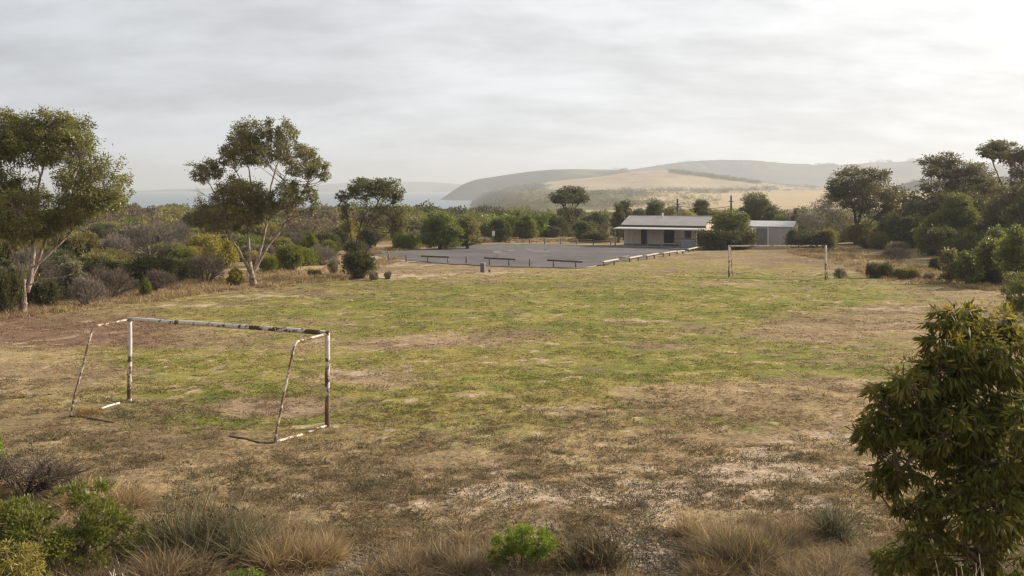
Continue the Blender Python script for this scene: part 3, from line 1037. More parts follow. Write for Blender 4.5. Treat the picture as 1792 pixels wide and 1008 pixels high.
# white board and picnic table at the far left corner
p = at(863.5, 424)
sg = empty('sign_board', p, R(8)); tag(sg, 'small blank white sign board on a post before the dark bushes', 'sign')
Hs = (424 - 404) * p.y / F
mb = MB(); mb.box(-.035, .035, -.03, .03, -.2, Hs); mb.build('post', M_WOODG, sg)
mb = MB(); mb.box(-.20, .20, -.055, -.032, Hs - .72, Hs); mb.build('panel', M_WHITE, sg)
p = at(841, 424.5)
pt = empty('picnic_table', p, R(10)); tag(pt, 'weathered picnic table at the left far corner of the car park', 'table')
mb = MB(); mb.box(-.85, .85, -.36, .36, .70, .76); mb.build('tabletop', plain('mossy_table_boards', (.27, .26, .2), (.2, .2, .15)), pt)
for s_ in (-1, 1):
    mb = MB(); mb.box(-.85, .85, s_ * .72 - .13, s_ * .72 + .13, .40, .45); mb.build('seat', M_WOODG, pt)
    mb = MB(); mb.box(s_ * .6 - .05, s_ * .6 + .05, -.74, .74, .32, .395); mb.box(s_ * .6 - .05, s_ * .6 + .05, -.3, -.2, -.1, .695); mb.box(s_ * .6 - .05, s_ * .6 + .05, .2, .3, -.1, .695)
    mb.build('leg_frame', M_WOODG, pt)

# ------------------------------------------------------------------ CLUBHOUSE
BZ = -24
cl_ = Vector((14.29, 138.5, 0)); cl_.z = min(gz(14.3, 138.5), gz(23.7, 134.3)) + .05
bh = empty('clubhouse', cl_, R(BZ))
tag(bh, 'low beige clubhouse with grey gable roof and long front verandah', 'building')
W, Dp, HE, HR = 10.35, 6.2, 2.78, 3.75
def bpart(name, mat, fn, parent=bh):
    mb = MB(); fn(mb); return mb.build(name, mat, parent)
bpart('wall', M_WALLB, lambda m: (m.box(0, W, 0, .12, .32, HE)))
bpart('wall', M_WALL, lambda m: (m.box(0, W, Dp - .12, Dp, .32, HE)))
for x0 in (0, W - .12):
    bpart('gable_wall', M_GABLE, lambda m: m.add(
        [(x0, .121, .32), (x0, Dp - .121, .32), (x0, Dp - .121, HE), (x0, Dp / 2, HR - .06), (x0, .121, HE), (x0 + .12, .121, .32), (x0 + .12, Dp - .121, .32), (x0 + .12, Dp - .121, HE), (x0 + .12, Dp / 2, HR - .06), (x0 + .12, .121, HE)],
        [(0, 5, 6, 1), (1, 6, 7, 2), (2, 7, 8, 3), (3, 8, 9, 4), (4, 9, 5, 0)], [(0, 1, 2), (0, 2, 3), (0, 3, 4), (5, 7, 6), (5, 8, 7), (5, 9, 8)]))
bpart('plinth', M_PLINTH, lambda m: m.box(-.02, W + .02, -.02, Dp + .02, -.6, .318))
bpart('floor_slab', M_CONC, lambda m: m.box(-.4, W + .2, -2.3, -.022, -.5, .16))
def roof(m):
    ov = .35
    for s_ in (0, 1):
        y0, y1 = (-.30, Dp / 2) if s_ == 0 else (Dp + .30, Dp / 2)
        z0 = HE - .02 - .30 * (HR - HE) / (Dp / 2)
        v = [(-ov, y0, z0), (W + ov, y0, z0), (W + ov, y1, HR), (-ov, y1, HR)]
        v2 = [(a, b, c + .07) for a, b, c in v]
        m.add(v + v2, [(0, 3, 2, 1), (4, 5, 6, 7), (0, 1, 5, 4), (1, 2, 6, 5), (3, 0, 4, 7)] if s_ == 0 else [(0, 1, 2, 3), (4, 7, 6, 5), (0, 4, 5, 1), (1, 5, 6, 2), (3, 7, 4, 0)])
rf = bpart('roof', M_ROOF, roof)
bpart('ridge_cap', M_ROOF, lambda m: m.prism([(-.36, 0), (.0, 0), (.0, 0.01)], 0, .01) if False else m.tube([(-.36, Dp / 2, HR + .06), (W + .36, Dp / 2, HR + .06)], .07, 6), rf)
bpart('vent_pipe', M_WHITE, lambda m: (m.tube([(4.35, 2.45, HR - .3), (4.35, 2.45, HR + .34)], .10, 9), m.tube([(4.35, 2.45, HR + .34), (4.35, 2.45, HR + .44)], [.15, .13], 9)), rf)
bpart('fascia', M_TRIM, lambda m: m.box(-.3, W + .3, -.26, -.121, HE - .40, HE - .13))
def vroof(m):
    z0, z1 = 2.30, 2.42
    v = [(-.55, -2.55, z0), (W + .25, -2.55, z0), (W + .25, -.265, z1), (-.55, -.265, z1)]
    v2 = [(a, b, c + .05) for a, b, c in v]
    m.add(v + v2, [(0, 3, 2, 1), (4, 5, 6, 7), (0, 1, 5, 4), (1, 2, 6, 5), (2, 3, 7, 6), (3, 0, 4, 7)])
bpart('verandah_roof', M_VROOF, vroof)
bpart('gutter', M_WHITE, lambda m: m.box(-.57, W + .27, -2.64, -2.553, 2.24, 2.36))
for px in (0, 1.85, 3.75, 5.6, 7.85, 9.9):
    bpart('verandah_post', M_POSTP, lambda m: m.box(px - .5 + .05 - .05, px - .5 + .15, -2.3, -2.2, -.4, 2.30) if px == 0 else m.box(px - .05, px + .05, -2.25, -2.15, .162, 2.31))
for (a, b) in ((2.35, 3.1), (5.35, 6.5)):
    d_ = bpart('door', M_DARK, lambda m: m.box(a, b, -.035, -.003, .322, 2.25))
    bpart('frame', M_TRIM, lambda m: (m.box(a - .08, a - .002, -.05, -.003, .322, 2.33), m.box(b + .002, b + .08, -.05, -.003, .322, 2.33), m.box(a - .002, b + .002, -.05, -.003, 2.252, 2.33)), d_)
wn = bpart('window', M_GLASS, lambda m: m.box(8.0, 8.65, -.02, -.003, 1.25, 2.2))
bpart('frame', M_TRIM, lambda m: (m.box(7.92, 7.998, -.05, -.003, 1.2, 2.26), m.box(8.652, 8.73, -.05, -.003, 1.2, 2.26), m.box(7.998, 8.652, -.05, -.003, 2.202, 2.26), m.box(7.9, 8.75, -.07, -.003, 1.14, 1.198)), wn)
bpart('notice_board', M_WHITE, lambda m: m.box(7.42, 7.82, -.025, -.003, 1.25, 2.05))
bpart('counter', M_GREYB, lambda m: m.box(8.0, 9.82, -2.14, -2.06, .165, .95))
bpart('handrail', M_TRIM, lambda m: (m.box(6.95, 9.84, -2.16, -2.04, 1.10, 1.18), m.box(6.95, 7.03, -2.14, -2.06, .165, 1.098)))
bpart('handrail', M_WHITE, lambda m: (m.box(5.68, 7.78, -2.22, -2.18, .50, .56)))
bpart('bench_seat', M_GREYB, lambda m: (m.box(6.6, 7.9, -.55, -.15, .55, .61), m.box(6.65, 6.75, -.5, -.2, .165, .548), m.box(7.75, 7.85, -.5, -.2, .165, .548)))

# ------------------------------------------------------------------ SHED
sx_, sy_ = 35.75, 138.0
WS, DS, HES, HRS = 7.6, 3.7, 2.42, 3.05
sl = Vector((sx_ - WS * math.cos(R(24)), sy_ + WS * math.sin(R(24)), 0)); sl.z = gz(sx_, sy_) + .02
shd = empty('storage_shed', sl, R(BZ))
tag(shd, 'grey metal storage shed with white roof and pale right gable', 'shed')
def spart(name, mat, fn, parent=shd):
    mb = MB(); fn(mb); return mb.build(name, mat, parent)
spart('wall', M_SHED, lambda m: m.box(0, WS, 0, .06, -.5, HES))
spart('wall', M_SHED, lambda m: m.box(0, WS, DS - .06, DS, -.5, HES))
for x0 in (0, WS - .06):
    spart('gable_wall', M_SHEDG, lambda m: m.add(
        [(x0, .061, -.5), (x0, DS - .061, -.5), (x0, DS - .061, HES), (x0, DS / 2, HRS - .04), (x0, .061, HES), (x0 + .06, .061, -.5), (x0 + .06, DS - .061, -.5), (x0 + .06, DS - .061, HES), (x0 + .06, DS / 2, HRS - .04), (x0 + .06, .061, HES)],
        [(0, 5, 6, 1), (1, 6, 7, 2), (2, 7, 8, 3), (3, 8, 9, 4), (4, 9, 5, 0)], [(0, 1, 2), (0, 2, 3), (0, 3, 4), (5, 7, 6), (5, 8, 7), (5, 9, 8)]))
def sroof(m):
    for s_ in (0, 1):
        y0, y1 = (-.12, DS / 2) if s_ == 0 else (DS + .12, DS / 2)
        z0 = HES + .0 - .12 * (HRS - HES) / (DS / 2)
        v = [(-.08, y0, z0), (WS + .08, y0, z0), (WS + .08, y1, HRS), (-.08, y1, HRS)]
        v2 = [(a, b, c + .05) for a, b, c in v]
        m.add(v + v2, [(0, 3, 2, 1), (4, 5, 6, 7), (0, 1, 5, 4), (1, 2, 6, 5), (3, 0, 4, 7)] if s_ == 0 else [(0, 1, 2, 3), (4, 7, 6, 5), (0, 4, 5, 1), (1, 5, 6, 2), (3, 7, 4, 0)])
spart('roof', M_SHEDR, sroof)
sd_ = spart('door', sheet_metal('sliding_door_sheet', (.23, .225, .22), .25, 0, .6), lambda m: m.box(2.95, 4.35, -.04, -.003, .0, 2.15))
spart('frame', M_WHITE, lambda m: (m.box(2.72, 2.948, -.10, -.003, -.3, 2.32), m.box(4.352, 4.55, -.10, -.003, -.3, 2.32)), sd_)
spart('awning', M_VROOF, lambda m: (m.box(.9, 2.715, -1.3, -.003, 2.1, 2.2)))
spart('awning_post', M_WHITE, lambda m: m.box(2.55, 2.70, -1.28, -1.14, -.3, 2.098))
spart('lean_to_roof', M_SHEDR, lambda m: m.box(WS + .085, WS + 1.5, .7, 2.6, 1.42, 1.52))
spart('lean_to_wall', M_SHEDG, lambda m: m.box(WS + .085, WS + 1.35, .85, 2.45, -.5, 1.418))

# power poles and wire
for i, (px, pt_, hp) in enumerate([(1185.5, 347.5, 0), (1279.5, 342, 0)]):
    g = ground_at(px, 205)
    top = P(px, pt_, 205)
    Hh = top.z - g.z
    pr_ = empty('power_pole', g)
    tag(pr_, ['dark timber power pole rising behind the clubhouse roof', 'dark timber power pole rising behind the round tree beside the clubhouse'][i], 'pole', 'power poles behind the clubhouse')
    mb = MB(); mb.tube([(0, 0, -.5), (0, 0, Hh)], [.22, .16], 8); mb.build('mast', M_POLE, pr_)
    mb = MB(); mb.box(-.5, .5, -.06, .06, Hh - 1.2, Hh - 1.08); mb.build('crossarm', M_POLE, pr_)
mb = MB()
a_, b_ = P(1185.5, 360, 205), P(1279.5, 361, 205)
mb.tube([a_.lerp(b_, t) - Vector((0, 0, .5 * math.sin(PI * t))) for t in np.linspace(0, 1, 10)], .05, 5)
tag(mb.build('power_line', M_POLE), 'thin sagging power line strung between the two timber poles', 'wire')
# ------------------------------------------------------------------ TREES
def bez(p0, p1, p2, n):
    t = np.linspace(0, 1, n)[:, None]
    return (1 - t) ** 2 * p0 + 2 * t * (1 - t) * p1 + t * t * p2


def fill_clump(lm, tm, c, rad, rng, L, W, dens, droop, src, nsub=None, twig_r=.012, up=.35):
    """leaf sprays around sub-centres spread over an ellipsoid; twigs run from src into each spray"""
    rad = np.array(rad)
    area = PI * rad[0] * rad[2]
    n = int(dens * area / (0.5 * L * W))
    ns = nsub or max(9, int(14 + area * 6.0))
    d = rng.standard_normal((ns, 3)); d /= np.linalg.norm(d, axis=1)[:, None]
    d[:, 2] = d[:, 2] * .95 + up * .5 * rng.random(ns)
    rr = rng.uniform(.35, 1.0, ns) ** .6
    sub = c + d * rad * rr[:, None]
    k = rng.integers(0, ns, n)
    sr = rad * rng.uniform(.16, .33, (ns, 1))
    off = rng.standard_normal((n, 3)) * .55
    off[:, 2] *= .8
    p = sub[k] + off * sr[k]
    dr = off * .6 + d[k] * .5 + rng.standard_normal((n, 3)) * .5
    dr[:, 2] -= droop
    lm.leaves(p, dr, L * rng.uniform(.45, 1.4, n), W * rng.uniform(.6, 1.35, n), rng)
    if tm is not None:
        s0 = src + (c - src) * rng.uniform(.35, 1.0, (ns, 1))
        md = (s0 + sub) / 2 + rng.standard_normal((ns, 3)) * rad * .10
        tm.sticks(s0, md, twig_r * 1.2, twig_r * .9, 0)
        tm.sticks(md, sub, twig_r * .9, twig_r * .35, 0)
        e = sub + d * rad * .18
        tm.sticks(sub, e, twig_r * .35, twig_r * .2, 0)


def tree(name, label, base, D, stems, clumps, lm_, bm_, seed, rk=1.0, ryk=1.0, L=.15, W=.05, dens=2.6, droop=.5, cat='tree', grp=None, depth=.6, twig=.014, bare=(), up=.35):
    rng = np.random.default_rng(seed)
    bx, _ = base
    g = ground_at(bx, D)
    by = HOR + (CAMZ - g.z) * F / D
    s = D / F
    root = empty(name, g)
    tag(root, label, cat, grp)
    tk = MB(); cr = MB()
    loc = lambda px, py, dy=0: np.array(((px - bx) * s, dy, (by - py) * s))
    pts_all = []
    for (pl, r0, r1) in stems:
        k = rng.uniform(-depth, depth)
        P_ = []
        y0 = pl[0][1]
        for (px, py) in pl:
            P_.append(loc(px, py, k * (y0 - py) * s * .6))
        P_ = np.array(P_)
        # densify smoothly
        m = len(P_)
        tt = np.linspace(0, m - 1, (m - 1) * 6 + 1)
        Q = np.stack([np.interp(tt, np.arange(m), P_[:, j]) for j in range(3)], 1)
        ker = np.array([1, 2, 3, 2, 1.]) / 9
        for _ in range(2):
            Q[2:-2] = np.stack([np.convolve(Q[:, j], ker, 'valid') for j in range(3)], 1)
        Q[1:-1] += rng.standard_normal(Q[1:-1].shape) * r0 * .10
        rr = np.linspace(r0, r1, len(Q)) * .85
        if pl[0][1] >= base[1] - 3:
            Q[0, 2] -= .25
            rr[0:3] *= (1.25, 1.12, 1.04)
        tk.tube(Q, rr, 9, rng=rng, wob=.04)
        pts_all.append(np.concatenate([Q, rr[:, None]], 1)[len(Q) // 4:])
    AP = np.concatenate(pts_all)
    for cl in clumps:
        px, py, rx, ry = cl[:4]
        dn = cl[4] if len(cl) > 4 else 1.0
        c = loc(px, py, rng.uniform(-1, 1) * depth * rx * s * 2.2)
        rx, ry = rx * rk, ry * rk * ryk
        rad = (rx * s * 1.10, max(rx, ry) * s * .95, ry * s * 1.16)
        low = c - (0, 0, rad[2] * .6)
        dd = np.linalg.norm((AP[:, :3] - low) * (1, .6, 1), axis=1) + np.where(AP[:, 2] > c[2] - rad[2] * .2, 3.0, 0)
        nb = 2 if rx * s > .9 else 1
        for q in range(nb):
            i = np.argsort(dd)[rng.integers(0, 5)]
            a = AP[i, :3]
            tgt = c + rng.standard_normal(3) * np.array(rad) * (.25 if q else .05)
            mid = (a + tgt) / 2 + rng.standard_normal(3) * .06 * np.linalg.norm(tgt - a); mid[2] += -.04 * np.linalg.norm(tgt - a)
            tk.tube(bez(a, mid, tgt, 7), np.linspace(max(min(AP[i, 3] * .55, .07), twig * 1.6), twig, 7), 6)
        for q in range(int(3 + 3 * min(1.5, rx * s))):     # thin branches fanning up into the clump
            i2 = np.argsort(dd + rng.uniform(0, 1.2, len(dd)))[0]
            a = AP[i2, :3]
            tgt = c + rng.uniform(-.8, .8, 3) * np.array(rad)
            mid = a * .5 + tgt * .5 + rng.standard_normal(3) * .08 * np.linalg.norm(tgt - a)
            tk.tube(bez(a, mid, tgt, 6), np.linspace(twig * 2.0, twig * .7, 6), 5)
        fill_clump(cr, tk, c, rad, rng, L, W, dens * dn, droop, AP[i, :3] * .4 + c * .6, twig_r=twig, up=up)
    for (x0, y0, x1, y1, nb) in bare:              # bare twiggy ends
        a, b = loc(x0, y0, 0), loc(x1, y1, rng.uniform(-.5, .5))
        tk.sticks([a], [b], twig * 1.6, twig * .9)
        for q in range(nb):
            st = a + (b - a) * rng.uniform(.4, 1.0)
            en = st + (b - a) * rng.uniform(.2, .5) + rng.standard_normal(3) * np.linalg.norm(b - a) * .18
            tk.sticks([st], [en], twig * .8, twig * .3)
    tk.build('trunk', bm_, root)
    cr.build('crown', lm_, root)
    return root


G1 = at(40, 549)
tree('gum_tree', 'tall spreading gum tree with pale forked trunk at the left edge', (40, 549), G1.y,
     [([(40, 549), (44, 522), (50, 488)], .25, .12),
      ([(45, 512), (35, 470), (20, 432), (6, 395), (-8, 330), (-15, 270)], .13, .045),
      ([(48, 508), (58, 455), (52, 400), (56, 350), (68, 290), (80, 255)], .14, .04),
      ([(48, 512), (62, 450), (78, 405), (92, 350), (112, 300), (126, 270)], .12, .04),
      ([(60, 468), (88, 440), (118, 405), (140, 372), (168, 345)], .085, .03),
      ([(56, 470), (40, 435), (28, 405), (22, 370), (18, 300)], .08, .03),
      ([(50, 500), (72, 488), (100, 487), (122, 481)], .055, .02)],
     [(40, 396, 34, 20), (95, 392, 26, 16), (2, 385, 28, 22), (60, 405, 24, 12), (165, 368, 30, 14), (32, 236, 34, 26), (85, 246, 40, 28), (35, 332, 28, 18), (62, 346, 24, 14), (0, 225, 32, 30), (-22, 262, 40, 42), (52, 240, 40, 28), (98, 222, 38, 20), (112, 255, 48, 32), (146, 268, 26, 26), (70, 262, 42, 28), (18, 252, 34, 32), (118, 232, 30, 22),
      (4, 322, 32, 26), (-12, 352, 30, 36), (28, 362, 36, 22), (58, 372, 42, 26), (95, 372, 40, 24), (126, 368, 26, 24), (132, 312, 22, 14), (152, 330, 38, 30), (188, 328, 34, 34), (205, 338, 20, 30),
      (166, 352, 38, 18), (20, 392, 32, 22), (75, 398, 30, 16, .7), (-15, 300, 26, 24), (105, 345, 22, 12, .7)],
     LF['gum'], BARK['gum'], 11, rk=.95, ryk=1.3, L=.15, W=.062, dens=3.5, grp='gum trees on the seaward side')
G2 = at(443, 499)
tree('gum_tree', 'gum tree with several pale leaning stems standing second from the left', (443, 499), G2.y,
     [([(443, 499), (441, 482), (440, 458)], .30, .13),
      ([(440, 482), (420, 440), (404, 415), (396, 385), (388, 360)], .12, .05),
      ([(440, 478), (434, 430), (430, 395), (436, 345), (430, 295), (418, 255)], .13, .035),
      ([(442, 480), (455, 432), (462, 385), (462, 335), (474, 285), (482, 250)], .13, .035),
      ([(443, 480), (466, 430), (490, 402), (506, 372), (526, 330), (545, 292)], .12, .035),
      ([(430, 398), (404, 375), (384, 345), (370, 312), (360, 300)], .06, .025),
      ([(460, 360), (490, 320), (512, 285)], .05, .02), ([(436, 340), (415, 300), (400, 270)], .05, .02)],
     [(390, 394, 26, 12), (422, 388, 24, 16), (352, 378, 16, 14), (450, 380, 18, 12), (418, 242, 24, 18), (445, 238, 26, 18), (476, 240, 22, 22), (506, 246, 18, 24), (402, 262, 18, 14), (432, 262, 34, 18), (462, 268, 34, 20), (500, 272, 22, 16), (410, 285, 14, 8, .6),
      (538, 280, 26, 18), (555, 297, 18, 14), (528, 297, 26, 12), (568, 310, 8, 6), (366, 300, 28, 14), (345, 306, 12, 12), (385, 292, 12, 8), (392, 280, 8, 8),
      (420, 335, 32, 20), (396, 352, 34, 24), (372, 370, 34, 22), (430, 356, 34, 26), (404, 378, 36, 18), (455, 345, 22, 22), (365, 390, 22, 10, .7), (470, 362, 20, 18),
      (500, 340, 22, 20), (522, 335, 20, 14), (545, 342, 10, 12), (510, 358, 26, 12, .7), (553, 365, 8, 8)],
     LF['gum'], BARK['gum'], 12, rk=.95, ryk=1.3, L=.17, W=.07, dens=3.5, grp='gum trees on the seaward side', bare=[(375, 350, 338, 332, 9)])
G3 = at(625, 487)
tree('gum_tree', 'small wispy gum tree with thin dark stems left of the car park', (625, 487), G3.y,
     [([(625, 487), (622, 462), (620, 442)], .16, .12), ([(621, 448), (612, 410), (606, 375), (600, 350)], .07, .02), ([(620, 444), (628, 400), (640, 365), (640, 335)], .075, .02),
      ([(622, 440), (642, 395), (660, 360), (672, 335)], .075, .02), ([(626, 460), (645, 432), (675, 410), (700, 392)], .06, .02), ([(624, 420), (655, 385), (680, 360), (692, 345)], .05, .015)],
     [(628, 327, 22, 12), (652, 320, 26, 10), (676, 325, 22, 12), (692, 338, 14, 14), (664, 335, 28, 10), (612, 338, 16, 10), (598, 345, 10, 8), (640, 340, 22, 8, .8), (600, 368, 9, 16, .4),
      (650, 365, 34, 18, .35), (680, 375, 26, 18, .35), (630, 385, 20, 16, .25), (690, 355, 16, 14, .6), (610, 395, 10, 14, .3), (692, 378, 18, 14, .6), (702, 392, 14, 10, .5), (606, 372, 12, 12, .6), (655, 395, 22, 14, .4)],
     LF['gum_dark'], BARK['dark'], 13, L=.17, W=.066, dens=3.2, grp='gum trees on the seaward side', twig=.016, up=.5)

# right-hand gums
DR = 132
tree('gum_tree', 'broad dark gum tree right of the shed with a forked black trunk', (1502, 428), 139,
     [([(1502, 430), (1500, 412), (1500, 395)], .5, .36), ([(1500, 400), (1494, 370), (1488, 345), (1478, 325)], .22, .07), ([(1501, 398), (1508, 365), (1512, 335), (1508, 310)], .22, .07),
      ([(1504, 412), (1520, 395), (1538, 380), (1550, 368)], .18, .06), ([(1500, 380), (1530, 350), (1550, 338)], .12, .05)],
     [(1495, 305, 28, 12), (1525, 308, 24, 12), (1466, 322, 22, 12), (1535, 328, 30, 16), (1562, 342, 16, 16), (1490, 330, 34, 16), (1520, 345, 36, 18), (1452, 335, 13, 9), (1558, 362, 16, 14), (1540, 374, 24, 12),
      (1485, 352, 26, 12), (1508, 365, 20, 12, .8), (1470, 342, 20, 10)],
     LF['gum_far'], BARK['dark'], 21, rk=.98, ryk=1.0, L=.30, W=.13, dens=3.8, grp='gum trees on the right side', twig=.024)
tree('gum_tree', 'tall gum tree with a layered crown behind the yellow-green bush on the right', (1665, 420), 128,
     [([(1665, 425), (1666, 390), (1670, 355)], .42, .28), ([(1668, 370), (1655, 340), (1645, 315), (1640, 295)], .14, .05), ([(1670, 360), (1675, 325), (1680, 300)], .14, .05),
      ([(1668, 350), (1700, 325), (1720, 315)], .10, .04), ([(1665, 380), (1635, 345), (1622, 330)], .08, .03)],
     [(1640, 285, 22, 10), (1668, 280, 24, 11), (1626, 298, 14, 9), (1690, 297, 24, 14), (1712, 305, 24, 16), (1655, 300, 22, 9, .7), (1617, 326, 16, 10), (1680, 318, 30, 14), (1720, 328, 32, 16),
      (1600, 350, 18, 12), (1630, 355, 36, 16), (1670, 350, 36, 18), (1710, 355, 34, 20), (1745, 350, 28, 24), (1600, 365, 20, 10)],
     LF['gum_far'], BARK['mid'], 22, rk=.95, ryk=1.2, L=.30, W=.13, dens=3.8, grp='gum trees on the right side', twig=.024)
tree('gum_tree', 'highest flat-topped gum tree at the far right above the others', (1768, 420), 118,
     [([(1768, 425), (1768, 385), (1765, 345)], .4, .26), ([(1766, 355), (1752, 320), (1738, 285), (1732, 268)], .12, .04), ([(1766, 350), (1768, 310), (1770, 270)], .12, .04),
      ([(1767, 350), (1785, 320), (1802, 300)], .12, .04)],
     [(1718, 268, 12, 6), (1738, 272, 16, 6), (1758, 270, 24, 7), (1782, 280, 22, 9), (1806, 280, 22, 14), (1728, 264, 15, 6), (1745, 256, 22, 8), (1768, 256, 24, 9), (1790, 264, 18, 9), (1800, 300, 22, 12), (1778, 318, 20, 10, .7), (1805, 340, 30, 22), (1790, 272, 12, 8)],
     LF['gum_far'], BARK['mid'], 23, L=.27, W=.11, dens=3.6, grp='gum trees on the right side', twig=.03)
tree('gum_tree', 'thin greyish gum tree with sparse foliage just right of the shed', (1445, 430), 141,
     [([(1445, 432), (1443, 410), (1440, 392)], .22, .15), ([(1441, 396), (1432, 375), (1425, 360)], .1, .04), ([(1441, 394), (1450, 370), (1455, 350)], .1, .04)],
     [(1430, 362, 20, 10, .6), (1450, 352, 18, 10, .6), (1415, 378, 20, 12, .7), (1460, 372, 20, 14, .7), (1440, 385, 24, 12, .7), (1420, 398, 22, 14, .9), (1462, 398, 22, 16, .9)],
     LF['grey'], BARK['bone'], 24, L=.28, W=.09, dens=1.7, grp='gum trees on the right side', twig=.024)
tree('umbrella_tree', 'dark flat-topped tree standing above the scrub left of the clubhouse', (996, 378), 172,
     [([(998, 385), (997, 379), (996, 374)], .26, .16), ([(997, 380), (982, 356), (974, 345)], .12, .05), ([(996, 380), (990, 360), (988, 345)], .11, .05), ([(997, 380), (1002, 360), (1004, 342)], .11, .05), ([(998, 380), (1012, 356), (1018, 345)], .12, .05)],
     [(976, 350, 12, 5), (1020, 350, 8, 5), (986, 338, 14, 6), (1008, 332, 12, 5), (980, 344, 15, 7), (1000, 336, 18, 8), (1014, 342, 12, 9), (992, 347, 20, 7), (1008, 350, 16, 6), (972, 351, 8, 4)],
     LF['gum_dark'], BARK['dark'], 25, L=.34, W=.14, dens=3.8, twig=.05, up=.5)

tree('bushy_tree', 'dark rounded tree filling the gap under the tall layered gum', (1700, 432), 124,
     [([(1700, 436), (1700, 405), (1698, 380)], .3, .2), ([(1700, 400), (1680, 375), (1665, 362)], .12, .05), ([(1700, 400), (1722, 372), (1735, 360)], .12, .05)],
     [(1680, 352, 30, 16), (1712, 346, 32, 18), (1740, 358, 28, 18), (1662, 372, 30, 18), (1700, 372, 36, 20), (1735, 384, 32, 20), (1675, 395, 34, 20), (1712, 402, 36, 22), (1650, 395, 20, 16), (1750, 405, 28, 20)],
     LF['gum_dark'], BARK['mid'], 33, L=.30, W=.13, dens=3.2, twig=.03, up=.2)
tree('bushy_tree', 'dark bushy tree right behind the broad forked gum', (1598, 432), 132,
     [([(1598, 436), (1598, 410), (1597, 392)], .26, .18), ([(1598, 405), (1585, 385), (1576, 375)], .1, .04), ([(1598, 405), (1614, 382), (1622, 372)], .1, .04)],
     [(1580, 376, 22, 13), (1605, 368, 24, 13), (1625, 380, 22, 14), (1590, 394, 28, 16), (1618, 400, 28, 16), (1575, 405, 22, 16), (1600, 416, 30, 14)],
     LF['dark'], BARK['mid'], 34, L=.30, W=.13, dens=3.2, twig=.03, up=.2)
tree('bushy_tree', 'olive crowned tree at the right edge below the highest gum', (1790, 440), 104,
     [([(1790, 446), (1790, 400), (1788, 370)], .3, .2), ([(1790, 400), (1770, 365), (1755, 350)], .12, .05), ([(1790, 400), (1805, 365), (1815, 350)], .12, .05)],
     [(1768, 338, 28, 14), (1798, 332, 28, 16), (1752, 358, 24, 16), (1785, 358, 34, 20), (1815, 360, 26, 22), (1760, 384, 28, 18), (1800, 392, 34, 22), (1770, 408, 28, 18), (1815, 420, 30, 24)],
     LF['gum_far'], BARK['mid'], 35, L=.26, W=.11, dens=3.2, twig=.03, up=.2)

